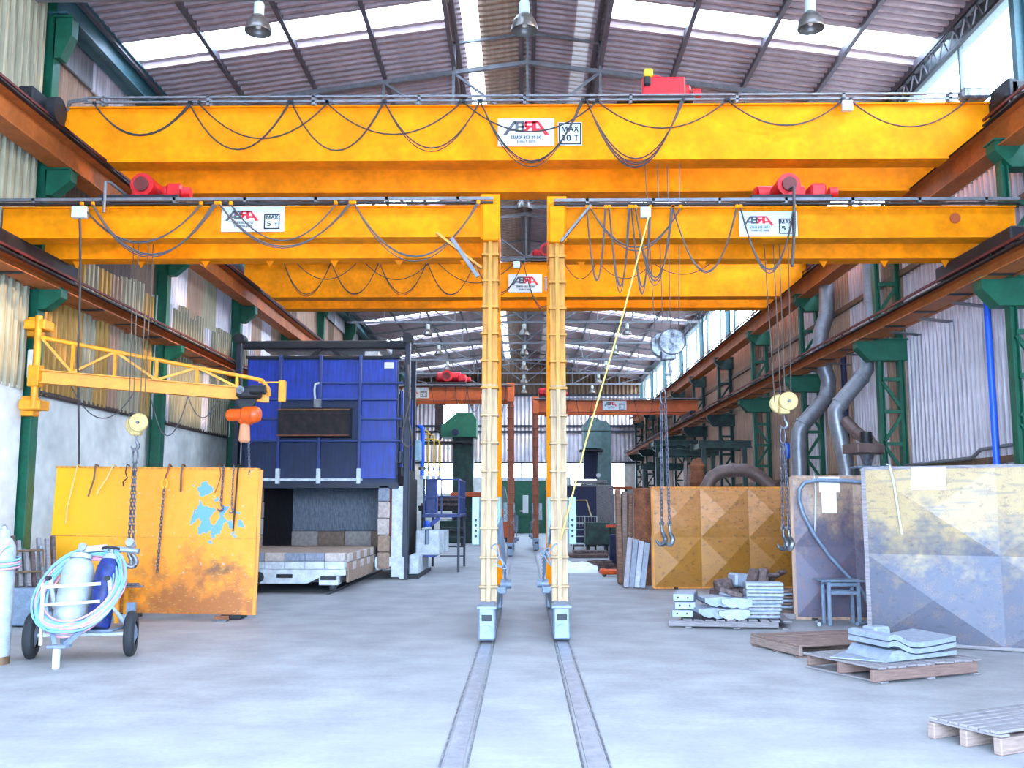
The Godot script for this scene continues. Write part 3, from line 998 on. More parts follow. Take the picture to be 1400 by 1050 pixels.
func bridge_crane(label: String, d: float, gap: float, far: bool) -> Node3D:
	var t := thing("overhead_crane", label, "crane", p(0, 6.45, d), "overhead bridge cranes")
	var ym: Material = M.crane
	var poly := PackedVector2Array([Vector2(-6.55, 7.25), Vector2(6.6, 7.25), Vector2(6.6, 7.0), Vector2(5.95, 6.47), Vector2(-5.88, 6.47), Vector2(-6.55, 7.0)])
	for k in 2:
		var z := d + k * gap
		var nm := "front_girder" if k == 0 else "rear_girder"
		var g := build(nm, mb().prism(poly, 0.3, Transform3D(Basis(), p(0, 0, z))), ym, t)
		build("bottom_flange", mb().span(p(-5.9, 6.45, z - 0.19), p(5.97, 6.47, z + 0.19)), ym, g)
		build("top_flange", mb().span(p(-6.56, 7.25, z - 0.2), p(6.61, 7.27, z + 0.2)), ym, g)
		build("trolley_rail", mb().span(p(-6.2, 7.27, z - 0.025), p(6.2, 7.31, z + 0.025)), M.dark, g)
	for s in [-1.0, 1.0]:
		var cx := -6.8 if s < 0 else 6.7
		var c := build("end_carriage", mb().cbox(p(cx, 7.18, d + gap * 0.5), Vector3(0.22, 0.28, gap + 1.6), 0.02), M.dark, t)
		for e in [-0.6, gap + 0.6]:
			build("wheel", mb().tube(p(cx - 0.05, 7.14, d + e), p(cx + 0.05, 7.14, d + e), 0.14, 18), M.steel, c)
			build("buffer", mb().tube(p(cx, 7.18, d + e * 1.25), p(cx, 7.18, d + e * 1.25 + 0.12 * (1.0 if e > 0 else -1.0)), 0.06, 12), M.black, c)
	for y in [7.3, 7.37]:
		build("cable_track", mb().span(p(-6.25, y, d - 0.25), p(6.35, y + 0.025, d - 0.215)), M.grey, t)
	for k in 9:
		var x := -6.0 + k * 1.5
		build("track_arm", mb().span(p(x, 7.26, d - 0.25), p(x + 0.04, 7.4, d - 0.1)), M.grey, t)
	return t

func hoist_trolley(label: String, x: float, y: float, d: float, gap: float, s: float, sw := false) -> void:
	# red winch carriage riding on top of a crane's two girders
	var t := thing("hoist_trolley", label, "hoist", p(x, y, d), "red crane hoists")
	build("carriage", mb().cbox(p(x, y + 0.08, d + gap * 0.5), Vector3(1.1 * s, 0.1, gap + 0.3), 0.015), M.dark, t)
	var dr := build("drum", mb().tube(p(x - 0.3 * s, y + 0.3 * s, d + gap * 0.5), p(x + 0.35 * s, y + 0.3 * s, d + gap * 0.5), 0.17 * s, 20), M.red, t)
	build("drum_cap", mb().lathe([Vector2(0, 0), Vector2(0.12 * s, 0), Vector2(0.15 * s, 0.03), Vector2(0.05 * s, 0.06), Vector2(0, 0.06)], 18, Transform3D(Basis(Vector3(0, 0, 1), PI / 2), p(x - 0.3 * s, y + 0.3 * s, d + gap * 0.5))), M.red, dr)
	build("motor", mb().tube(p(x, y + 0.3 * s, d - 0.05), p(x, y + 0.3 * s, d + 0.35), 0.16 * s, 20), M.red, t)
	build("motor_cap", mb().tube(p(x, y + 0.3 * s, d - 0.09), p(x, y + 0.3 * s, d - 0.05), 0.1 * s, 16), M.rust_paint, t)
	build("gearbox", mb().cbox(p(x + 0.42 * s, y + 0.24 * s, d + 0.15), Vector3(0.22, 0.2, 0.3) * s, 0.03), M.red, t)
	build("brake", mb().tube(p(x + 0.55 * s, y + 0.2 * s, d), p(x + 0.66 * s, y + 0.2 * s, d), 0.07 * s, 14), M.red, t)
	if sw:
		build("end_cover", mb().cbox(p(x + 0.12, y + 0.26, d - 0.06), Vector3(0.62, 0.3, 0.1), 0.02), M.red, t)
		build("switch", mb().cbox(p(x - 0.1, y + 0.46, d - 0.1), Vector3(0.13, 0.12, 0.1), 0.02), M.yellow_pipe, t)
		build("switch_body", mb().cbox(p(x - 0.12, y + 0.33, d - 0.12), Vector3(0.1, 0.14, 0.08), 0.02), M.black, t)
	for a in [-0.45, 0.45]:
		for e in [0.0, gap]:
			build("wheel", mb().tube(p(x + a * s, y + 0.03, d + e - 0.03), p(x + a * s, y + 0.03, d + e + 0.03), 0.06, 12), M.steel, t)

var link_mesh: Mb

func chain_link(l: float, w: float, r: float) -> Mb:
	var pts := []
	for i in 12:
		var a := TAU * i / 12.0
		var c := Vector3(cos(a) * w, sin(a) * w, 0)
		c.y += (l * 0.5 - w) * (1.0 if sin(a) > 0 else -1.0)
		pts.append(c)
	return mb().path(pts, r, 5, true)

func chain(a: Vector3, b: Vector3, l := 0.07, w := 0.018, r := 0.0075) -> Mb:
	# interlocking links hung from a to b
	var m := mb()
	var one := chain_link(l, w, r)
	var pitch := l - 2.6 * r
	var k := int(a.distance_to(b) / pitch)
	var f := m.frame(b - a, Vector3(0, 0, 1))
	var base := Basis(f.x, f.z, -f.y)
	for i in k:
		var at := a.lerp(b, (i + 0.5) / k)
		var bb := base.rotated(f.z, PI * 0.25 + (PI / 2 if i % 2 == 1 else 0.0))
		m.join(one, Transform3D(bb, at))
	return m

func hook(c: Vector3, s: float, turn := 0.0) -> Mb:
	# a forged hook: eye at the top (c), opening to the side, about 4 s tall
	var m := mb()
	var b := Basis(Vector3.UP, turn)
	var pts := []
	var prof := [[0, 0], [0, -0.6], [0.05, -1.1], [0.35, -1.5], [0.62, -2.0], [0.55, -2.6], [0.15, -3.0], [-0.4, -3.0], [-0.85, -2.7], [-1.05, -2.2]]
	var rad := [0.2, 0.24, 0.3, 0.36, 0.4, 0.42, 0.4, 0.34, 0.24, 0.1]
	for q in prof:
		pts.append(c + b * Vector3(q[0] * s, q[1] * s, 0))
	for i in pts.size() - 1:
		m.tube(pts[i], pts[i + 1], rad[i] * s, 10, rad[i + 1] * s)
	var ring := []
	for i in 14:
		var a := TAU * i / 14
		ring.append(c + b * Vector3(cos(a) * 0.35 * s, 0.3 * s + sin(a) * 0.35 * s, 0))
	m.path(ring, 0.14 * s, 7, true)
	return m

func hook_block(label: String, c: Vector3, r: float, ytop: float, spread: float, disc: Material, with_hook := true) -> void:
	var t := thing("hook_block", label, "hook block", c, "crane hook blocks")
	for s in [-1.0, 1.0]:
		var x: float = c.x + s * 0.05 + 0.03
		build("sheave", mb().lathe([Vector2(0, -0.03), Vector2(r * 0.3, -0.034), Vector2(r * 0.9, -0.03), Vector2(r, -0.015), Vector2(r, 0.015), Vector2(r * 0.9, 0.03), Vector2(r * 0.3, 0.034), Vector2(0, 0.03)], 28, Transform3D(Basis(Vector3.RIGHT, PI / 2), Vector3(x, c.y + s * 0.012, c.z + s * 0.06))), disc, t)
	build("axle", mb().tube(c + Vector3(0.08, 0.012, 0.0), c + Vector3(0.08, 0.012, 0.125), r * 0.16, 12), M.steel, t)
	build("cheek_plate", mb().cbox(c + Vector3(0.03, -r * 0.9, 0), Vector3(r * 1.1, r * 0.7, 0.12), 0.015), disc, t)
	if with_hook:
		build("hook", hook(c + Vector3(0.03, -r * 1.35, 0), 0.06), M.steel, t)
	for k in 4:
		var x := c.x + (k - 1.5) * spread
		build("wire_rope", mb().tube(Vector3(c.x + (k - 1.5) * r * 0.55 + 0.02, c.y, c.z - 0.02 + 0.04 * (k % 2)), Vector3(x, ytop, c.z - 0.05 + 0.1 * (k % 2)), 0.007, 6), M.rope, t)

func chain_sling(label: String, top: Vector3, bottom_y: float, gap: float, turn: float, mat: Material, strands := 2) -> void:
	var t := thing("chain_sling", label, "chain", Vector3(top.x, bottom_y, top.z), "chain slings on the crane hooks")
	var ring := []
	for i in 16:
		var a := TAU * i / 16
		ring.append(top + Vector3(cos(a) * 0.035, -0.09 + sin(a) * 0.11, 0))
	build("master_link", mb().path(ring, 0.013, 7, true), mat, t)
	for k in strands:
		var e := (k - (strands - 1) * 0.5) * gap
		build("chain_strand", chain(top + Vector3(e * 0.5, -0.19, e * 0.4), Vector3(top.x + e, bottom_y + 0.3, top.z + e * 0.4)), mat, t)
		build("sling_hook", hook(Vector3(top.x + e, bottom_y + 0.27, top.z + e * 0.4), 0.085, turn + k * 0.25), M.steel, t)

func half_gantry(s: float, d: float, gap: float, label: String, far: bool) -> Node3D:
	# one half gantry: outer end on the wall runway, inner end on two legs over a floor rail (s = -1 left, 1 right)
	var t := thing("half_gantry_crane", label, "crane", p(s * 0.45, 0, d), "half gantry cranes")
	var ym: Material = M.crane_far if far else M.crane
	var lx := -0.44 if s < 0 else 0.45
	var xi := lx - s * 0.04
	var xo := -7.04 if s < 0 else 6.62
	for k in 2:
		var z := d + 0.15 + k * gap
		var g := build("front_girder" if k == 0 else "rear_girder", mb().span(p(xi, 5.2, z - 0.11), p(xo, 5.6, z + 0.11)), ym, t)
		build("bottom_flange", mb().span(p(xi, 5.18, z - 0.16), p(xo, 5.2, z + 0.16)), ym, g)
		build("top_flange", mb().span(p(xi, 5.6, z - 0.15), p(xo, 5.62, z + 0.15)), ym, g)
		build("trolley_rail", mb().span(p(xi, 5.62, z - 0.02), p(xo, 5.65, z + 0.02)), M.dark, g)
	var rx := -6.85 if s < 0 else 6.32
	var ry := 4.92 if s < 0 else 4.9
	var c := build("end_carriage", mb().cbox(p(rx, ry + 0.17, d + gap * 0.5), Vector3(0.2, 0.2, gap + 1.2), 0.02), M.dark, t)
	for e in [-0.4, gap + 0.6]:
		build("wheel", mb().tube(p(rx - 0.04, ry + 0.1, d + e), p(rx + 0.04, ry + 0.1, d + e), 0.1, 16), M.steel, c)
	for z in [d + 0.15, d + 0.15 + gap]:
		build("support_post", mb().span(p(rx - 0.06, ry + 0.2, z - 0.05), p(rx + 0.06, 5.2, z + 0.05)), M.dark, t)
	build("head_beam", mb().cbox(p(lx, 5.36, d + 0.15 + gap * 0.5), Vector3(0.2, 0.5, gap + 0.5), 0.01), ym, t)
	build("end_plate", mb().cbox(p(lx, 5.45, d - 0.02), Vector3(0.26, 0.62, 0.03), 0.006), ym, t)
	build("cable_track", mb().span(p(xi, 5.66, d - 0.12), p(xo, 5.70, d - 0.07)), M.grey, t)
	build("cable_track", mb().span(p(xi, 5.61, d - 0.12), p(xo, 5.635, d - 0.07)), M.dark, t)
	for k in 7:
		var x := lerpf(xi, xo, (k + 0.5) / 7.0)
		build("track_arm", mb().span(p(x - 0.02, 5.62, d - 0.12), p(x + 0.02, 5.7, d + 0.02)), M.grey, t)
		build("stiffener", mb().prism(PackedVector2Array([Vector2(x - 0.06, 5.18), Vector2(x + 0.06, 5.18), Vector2(x, 5.08)]), 0.02, Transform3D(Basis(), p(0, 0, d + 0.15 + gap))), ym, t)
	# legs
	var foot_f := p(lx, 0.42, d - 0.25)
	var top_f := p(lx, 5.16, d + 0.12)
	var mid_f := foot_f.lerp(top_f, 0.58)
	for k in 2:
		var a0 := foot_f if k == 0 else mid_f
		var a1 := mid_f if k == 0 else top_f
		var pm: Material = M.leg_far if far else (M.leg if k == 0 else M.leg_yellow)  # lower half paler: daylight near the floor is painted into it
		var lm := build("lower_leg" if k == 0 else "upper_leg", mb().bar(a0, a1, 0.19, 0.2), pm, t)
		build("front_channel", mb().bar(a0 + Vector3(0, 0, 0.115), a1 + Vector3(0, 0, 0.115), 0.1, 0.05), pm, lm)
	for k in 13:
		var f := (k + 0.55) / 13.2
		var at := foot_f.lerp(top_f, f)
		build("collar", mb().cbox(at + Vector3(0, 0, 0.035), Vector3(0.235, 0.03, 0.27), 0.006), M.leg_far if far else (M.leg_yellow if f > 0.5 else M.leg), t)  # low collars share the daylight-paled colour
	build("rear_leg", mb().bar(p(lx - s * 0.02, 0.42, d + 2.75), p(lx - s * 0.02, 5.16, d + 0.15 + gap), 0.17, 0.17), ym, t)
	for y in [1.9, 3.6]:
		var f: float = (y - 0.42) / 4.74
		build("leg_brace", mb().bar(foot_f.lerp(top_f, f), p(lx, y, lerpf(d + 2.75, d + 0.15 + gap, f)), 0.07, 0.07), ym, t)
	build("base_beam", mb().cbox(p(lx, 0.3, d + 1.2), Vector3(0.16, 0.22, 3.5), 0.015), M.bogie, t)
	for e in [-0.62, 3.02]:
		var at := p(lx, 0.22, d + e)
		var h := build("wheel_housing", mb().cbox(at + Vector3(0, 0.02, 0), Vector3(0.2, 0.4, 0.62), 0.02), M.bogie, t)
		build("wheel", mb().tube(at + Vector3(-0.05, -0.06, 0), at + Vector3(0.05, -0.06, 0), 0.15, 20), M.steel, h)
		var fz := 0.31 if e < 0 else -0.31
		build("axle_cap", mb().tube(at + Vector3(0, -0.06, fz), at + Vector3(0, -0.06, fz + 0.03 * signf(fz)), 0.06, 16), M.bogie, h)
		build("housing_slot", mb().cbox(at + Vector3(0, 0.08, fz), Vector3(0.12, 0.07, 0.02), 0.005), M.black, h)
		build("cap_plate", mb().cbox(at + Vector3(0, 0.2, fz * 0.6), Vector3(0.24, 0.03, 0.3), 0.006), M.bogie, h)
	build("drive_motor", mb().tube(p(lx - s * 0.1, 0.5, d + 1.6), p(lx - s * 0.26, 0.5, d + 1.6), 0.065, 16), M.bogie, t)
	build("motor_bracket", mb().cbox(p(lx - s * 0.12, 0.42, d + 1.6), Vector3(0.14, 0.1, 0.3), 0.01), M.bogie, t)
	# electrical cabinets on the leg
	build("electrical_cabinet", mb().cbox(p(lx + s * 0.05, 1.42, d + 0.42), Vector3(0.38, 0.62, 0.2), 0.015), M.cabinet, t)
	var cab := build("control_panel", mb().cbox(p(lx + s * 0.19, 1.42, d + 0.27), Vector3(0.1, 0.62, 0.1), 0.01), M.cabinet, t)
	for k in 4:
		build("button", mb().tube(p(lx + s * 0.19, 1.22 + k * 0.07, d + 0.215), p(lx + s * 0.19, 1.22 + k * 0.07, d + 0.2), 0.018, 10), M.dark, cab)
	for k in 7:
		var y0 := 1.35 + 0.02 * k
		build("cable_bundle", mb().path(sag(p(lx - s * 0.11 + 0.008 * k, y0, d - 0.15), p(lx - s * 0.2, 0.62 + 0.05 * k, d + 0.3), 0.03 + 0.01 * k, 8), 0.012, 6), M.bogie, t)
	for j in 3:
		var loop := []
		for k in 16:
			var a := TAU * k / 16
			loop.append(p(lx - s * (0.06 + 0.03 * j) + cos(a + j) * (0.07 + 0.02 * j), 1.0 - 0.03 * j + sin(a) * (0.13 + 0.03 * sin(a * 2.0 + j)), d - 0.3 + 0.01 * j))
		build("cable_coil", mb().path(loop, 0.009, 6, true), M.bogie, t)
	return t

func make_cranes() -> void:
	# near ten-tonne bridge
	var d := 13.4
	var t := bridge_crane("nearest and largest yellow overhead bridge crane, with a MAX 10 T plate", d, 1.4, false)
	var f := d - 0.17
	nameplate(-0.36, 0.44, 6.66, 7.07, f, ["IZMIR 853 20 50", "ŞUBAT 2005"], t, true)
	capacity_plate(0.49, 0.83, 6.67, 7.01, f, t)
	var ff := d - 0.24
	for q in [[-6.1, -4.72, 0.45, 3], [-4.6, -2.78, 0.5, 1], [-4.74, -3.32, 0.66, 2], [-3.28, -1.98, 0.68, 2], [-2.78, -0.88, 0.46, 1], [-1.96, -0.62, 0.68, 2], [-0.84, 1.04, 0.44, 1], [-0.6, 0.84, 0.86, 4], [0.9, 2.26, 0.86, 5], [1.06, 2.86, 0.38, 1], [2.9, 4.5, 0.36, 2], [4.62, 6.24, 0.38, 1]]:
		festoon(t, q[0], q[1], 7.28, ff, q[2], q[3])
	build("junction_box", mb().cbox(p(4.56, 7.2, ff), Vector3(0.15, 0.15, 0.08), 0.01), M.box_grey, t)
	build("cable_arm", mb().path([p(-6.2, 7.36, ff), p(-6.45, 7.32, ff), p(-6.6, 7.16, ff + 0.2)], 0.03, 8), M.grey, t)
	build("cable_reel", mb().tube(p(-6.62, 7.12, d - 0.4), p(-6.5, 7.12, d - 0.4), 0.19, 20), M.dark, t)
	build("collector_box", mb().cbox(p(6.35, 7.36, ff), Vector3(0.4, 0.16, 0.2), 0.03), M.steel, t)
	build("collector_cover", mb().cbox(p(6.62, 7.22, d - 0.55), Vector3(0.2, 0.3, 0.5), 0.05), M.dark, t)
	hoist_trolley("red hoist on top of the nearest overhead crane, yellow and black switch on it", 1.9, 7.33, d + 0.05, 1.3, 1.0, true)
	# far ten-tonne bridge
	d = 22.4
	t = bridge_crane("yellow overhead bridge crane behind the half gantry legs, second down the hall", d, 1.3, true)
	f = d - 0.17
	nameplate(-0.35, 0.43, 6.56, 6.99, f, ["IZMIR 853 20 50", "ŞUBAT 2005"], t, true)
	capacity_plate(0.5, 0.84, 6.6, 6.93, f, t)
	ff = d - 0.24
	for k in 5:
		festoon(t, -5.6 + k * 1.12, -4.5 + k * 1.12, 7.26, ff, 0.75, 2)
	for q in [[-5.3, -3.9, 0.4, 1], [-3.7, -2.2, 0.4, 1], [-2.0, -0.2, 0.5, 1], [0.0, 0.9, 1.1, 2], [0.95, 1.7, 0.4, 1], [1.75, 3.0, 0.4, 1], [3.0, 4.4, 0.3, 1]]:
		festoon(t, q[0], q[1], 7.26, ff, q[2], q[3])
	build("junction_box", mb().cbox(p(-0.16, 7.2, ff), Vector3(0.15, 0.16, 0.08), 0.01), M.box_grey, t)
	hoist_trolley("red hoist on the second overhead crane, seen between the two gantry legs", 0.55, 7.33, d + 0.05, 1.2, 1.0)
	# near five-tonne half gantries
	d = 12.65
	t = half_gantry(-1.0, d, 1.1, "yellow half gantry crane reaching left from the rail legs, MAX 5 T plate", false)
	f = d + 0.028
	nameplate(-4.06, -3.21, 5.26, 5.61, f - 0.03, ["IZMIR 853 20 52", "TEMMUZ 2006", "5"], t, false)
	ff = d - 0.12
	for q in [[-5.75, -4.1, 0.66, 4], [-5.9, -4.3, 0.52, 2], [-4.05, -2.3, 0.56, 3], [-3.9, -2.5, 0.5, 1], [-2.25, -0.6, 0.72, 3]]:
		festoon(t, q[0], q[1], 5.6, ff, q[2], q[3], M.cable_grey)
	build("junction_box", mb().cbox(p(-5.92, 5.5, ff), Vector3(0.2, 0.16, 0.1), 0.01), M.box_grey, t)
	build("pendant_cable", mb().path([p(-5.92, 5.42, ff), p(-5.9, 5.2, ff), p(-6.05, 4.6, ff + 0.4), p(-6.3, 3.6, ff + 1.0), p(-6.6, 2.4, ff + 1.85), p(-6.7, 2.0, ff + 2.1), p(-6.72, 0.9, ff + 2.15)], 0.016, 8), M.cable_grey, t)
	build("tow_arm", mb().path([p(-5.6, 5.5, ff), p(-5.6, 5.92, ff), p(-5.58, 5.95, ff + 0.1), p(-5.45, 5.84, ff + 0.6)], 0.022, 6), M.grey, t)
	build("cable_guide", mb().bar(p(-1.15, 5.2, ff), p(-0.55, 4.72, ff), 0.1, 0.03), M.crane_worn, t)
	build("cable_guide", mb().bar(p(-0.95, 5.12, ff - 0.03), p(-0.6, 4.6, ff - 0.03), 0.06, 0.05), M.grey, t)
	hoist_trolley("red hoist on top of the left half gantry crane", -5.2, 5.66, d + 0.15, 1.1, 1.0)
	t = half_gantry(1.0, d + 0.1, 1.1, "yellow half gantry crane reaching right from the rail legs, MAX 5 T plate", false)
	f = d + 0.1
	nameplate(2.9, 3.68, 5.2, 5.55, f - 0.005, ["IZMIR 853 20 52", "TEMMUZ 2006", "5"], t, false)
	ff = d - 0.02
	for q in [[0.85, 1.1, 0.95, 2], [1.15, 1.42, 1.05, 3], [1.45, 1.7, 1.1, 3], [0.9, 2.1, 0.55, 2], [1.5, 2.0, 0.95, 4], [2.0, 2.85, 0.85, 2], [2.9, 3.62, 0.85, 3]]:
		festoon(t, q[0], q[1], 5.56, ff, q[2], q[3], M.cable_grey)
	build("junction_box", mb().cbox(p(1.63, 5.5, ff), Vector3(0.14, 0.14, 0.1), 0.01), M.box_grey, t)
	build("tow_arm", mb().path([p(3.55, 4.75, ff - 0.03), p(3.6, 5.3, ff - 0.03), p(3.62, 5.85, ff), p(3.62, 5.9, ff + 0.3)], 0.02, 6), M.cable_grey, t)
	build("cable_tail", mb().bar(p(0.5, 5.1, ff), p(0.9, 5.6, ff), 0.09, 0.03), M.grey, t)
	build("stain_boss", mb().tube(p(5.8, 5.45, d + 0.12), p(5.8, 5.45, d + 0.1), 0.07, 16), M.orange_dull, t)
	hoist_trolley("red hoist on top of the right half gantry crane", 3.62, 5.66, d + 0.25, 1.1, 1.0)
	# far half gantries
	t = half_gantry(-1.0, 32.6, 1.1, "rust orange half gantry crane far down the hall on the left", true)
	nameplate(-4.1, -3.2, 5.24, 5.6, 32.6, ["IZMIR 853 20 52", "TEMMUZ 2006", "5"], t, false)
	for q in [[-3.1, -2.6, 0.9, 1], [-2.3, -1.9, 0.9, 2], [-1.9, -1.4, 0.8, 1], [-1.2, -0.6, 1.3, 1]]:
		festoon(t, q[0], q[1], 5.56, 32.5, q[2], q[3])
	hoist_trolley("dark red hoist on the far left half gantry crane", -2.6, 5.66, 32.75, 1.1, 1.2)
	t = half_gantry(1.0, 36.8, 1.1, "rust orange half gantry crane far down the hall on the right", true)
	nameplate(3.0, 3.9, 5.24, 5.6, 36.8, ["IZMIR 853 20 52", "TEMMUZ 2006", "5"], t, false)
	for q in [[1.0, 1.7, 1.0, 1], [2.0, 2.6, 0.9, 1], [4.2, 4.9, 0.9, 1]]:
		festoon(t, q[0], q[1], 5.56, 36.7, q[2], q[3])
	hoist_trolley("dark red hoist on the far right half gantry crane", 0.95, 5.66, 36.95, 1.1, 1.1)
	# blocks and chains
	hook_block("pale cream hook block hanging over the yellow screen panel on the left", p(-5.38, 2.74, 13.35), 0.13, 5.62, 0.11, M.cream)
	chain_sling("two-strand chain sling hanging in front of the yellow screen panel", p(-5.35, 2.38, 13.35), 0.78, 0.07, 0.0, M.chain)
	hook_block("grey and orange hook block high between the right gantry leg and the runway", p(1.98, 3.86, 13.4), 0.19, 6.5, 0.16, M.steel)
	chain_sling("long chain sling hanging in front of the ochre screen panels", p(1.93, 3.2, 13.4), 1.08, 0.1, 0.35, M.chain)
	hook_block("pale cream hook block hanging under the right half gantry crane", p(3.56, 3.03, 13.4), 0.13, 5.62, 0.11, M.cream)
	chain_sling("chain sling hanging beside the edge of the grey screen panel with notices", p(3.56, 2.66, 13.4), 1.02, 0.07, 0.2, M.chain)
	solo("tie_strap", mb().path([p(1.66, 5.42, 12.5), p(1.3, 4.1, 12.45), p(0.8, 2.45, 12.4), p(0.58, 1.62, 12.35), p(0.46, 1.2, 12.33)], 0.012, 6), M.strap, "thin yellow strap stretched from the right gantry girder down to its leg", "strap")

func make_jib() -> void:
	var t := thing("jib_crane", "yellow wall jib crane with a lattice top arm on the left column", "crane", p(-6.95, 3.0, 13.5))
	var a := p(-6.85, 3.42, 13.45)
	var b := p(-3.8, 3.24, 14.4)
	build("pivot_tube", mb().tube(p(-6.85, 2.98, 13.45), p(-6.85, 4.28, 13.45), 0.05, 14), M.jib, t)
	for y in [3.02, 4.16]:
		build("wall_bracket", mb().cbox(p(-6.9, y, 13.56), Vector3(0.3, 0.14, 0.3), 0.015), M.jib, t)
		build("bracket_clamp", mb().cbox(p(-7.06, y, 13.72), Vector3(0.24, 0.28, 0.2), 0.015), M.jib, t)
	build("jib_beam", mb().beam(a, b, 0.19, 0.14, 0.014, 0.01), M.jib, t)
	build("beam_sleeve", mb().cbox(p(-6.85, 3.42, 13.45), Vector3(0.16, 0.3, 0.16), 0.01), M.jib, t)
	var top0 := p(-6.8, 3.97, 13.45)
	var top1 := p(-4.05, 3.5, 14.28)
	build("top_chord", mb().path([top0, top0.lerp(top1, 0.5), top1, p(-3.9, 3.47, 14.34), p(-3.82, 3.36, 14.39), p(-3.8, 3.24, 14.4)], 0.03, 8), M.jib, t)
	var n := 5
	for k in n:
		var f := (k + 0.75) / (n + 0.1)
		var u := top0.lerp(top1, f)
		var l := a.lerp(b, f * 0.9) + Vector3(0, 0.09, 0)
		build("upright", mb().bar(u, Vector3(u.x, l.y, u.z), 0.04, 0.04), M.jib, t)
		var f0 := (k - 0.25) / (n + 0.1) if k > 0 else 0.0
		var u0 := top0.lerp(top1, f0)
		if k % 2 == 0:
			build("diagonal", mb().bar(u0, Vector3(u.x, l.y, u.z), 0.035, 0.035), M.jib, t)
		else:
			build("diagonal", mb().bar(Vector3(u0.x, a.lerp(b, f0 * 0.9).y + 0.09, u0.z), u, 0.035, 0.035), M.jib, t)
	build("end_stop", mb().cbox(p(-3.62, 3.32, 14.45), Vector3(0.1, 0.32, 0.1), 0.01), M.jib, t)
	build("stop_rod", mb().bar(p(-3.95, 3.44, 14.34), p(-3.6, 3.46, 14.46), 0.02, 0.02), M.jib, t)
	for q in [[-6.4, -5.6, 0.42], [-5.4, -4.9, 0.6], [-4.9, -4.5, 0.3]]:
		build("supply_cable", mb().path(sag(a.lerp(b, (q[0] + 6.85) / 3.05) + Vector3(0, -0.1, 0), a.lerp(b, (q[1] + 6.85) / 3.05) + Vector3(0, -0.1, 0), q[2]), 0.008, 6), M.cable_grey, t)
	build("isolator_switch", mb().cbox(p(-7.02, 3.62, 13.62), Vector3(0.08, 0.42, 0.08), 0.02), M.plate_white, t)
	var h := thing("chain_hoist", "orange electric chain hoist under the tip of the yellow jib", "hoist", p(-4.1, 2.55, 14.25))
	build("trolley", mb().cbox(p(-4.05, 3.27, 14.22), Vector3(0.34, 0.17, 0.2), 0.03), M.dark, h)
	build("trolley_motor", mb().tube(p(-4.0, 3.3, 14.1), p(-3.78, 3.3, 14.1), 0.07, 14), M.dark, h)
	build("trolley_wheel", mb().tube(p(-4.15, 3.3, 14.12), p(-4.15, 3.3, 14.08), 0.06, 16), M.steel, h)
	build("suspension_plate", mb().prism(PackedVector2Array([Vector2(-4.24, 3.18), Vector2(-3.94, 3.18), Vector2(-4.0, 3.0), Vector2(-4.16, 3.0)]), 0.06, Transform3D(Basis(), p(0, 0, 14.22))), M.dark, h)
	var bx := Transform3D(Basis(Vector3(0, 0, 1), -PI / 2).rotated(Vector3.UP, -0.2), p(-4.36, 2.94, 14.22))
	build("motor_body", mb().lathe([Vector2(0, 0), Vector2(0.07, 0), Vector2(0.09, 0.03), Vector2(0.09, 0.24), Vector2(0.12, 0.27), Vector2(0.125, 0.44), Vector2(0.1, 0.5), Vector2(0.05, 0.52), Vector2(0, 0.52)], 20, bx), M.orange, h)
	build("gear_cover", mb().cbox(p(-4.08, 2.9, 14.22), Vector3(0.22, 0.2, 0.2), 0.04), M.orange, h)
	build("badge", mb().cbox(p(-4.0, 2.93, 14.1), Vector3(0.06, 0.07, 0.01), 0.002), M.box_grey, h)
	build("chain_bag", mb().lathe([Vector2(0, 0), Vector2(0.06, 0), Vector2(0.085, 0.03), Vector2(0.075, 0.2), Vector2(0.07, 0.27), Vector2(0, 0.27)], 16, Transform3D(Basis(), p(-4.1, 2.54, 14.22))), M.tan, h)
	build("load_chain", chain(p(-4.04, 2.6, 14.22), p(-4.0, 1.4, 14.35), 0.06, 0.014, 0.006), M.chain, h)
	build("load_hook", hook(p(-4.0, 1.4, 14.35), 0.04), M.steel, h)

# ---------------------------------------------------------------- furnace

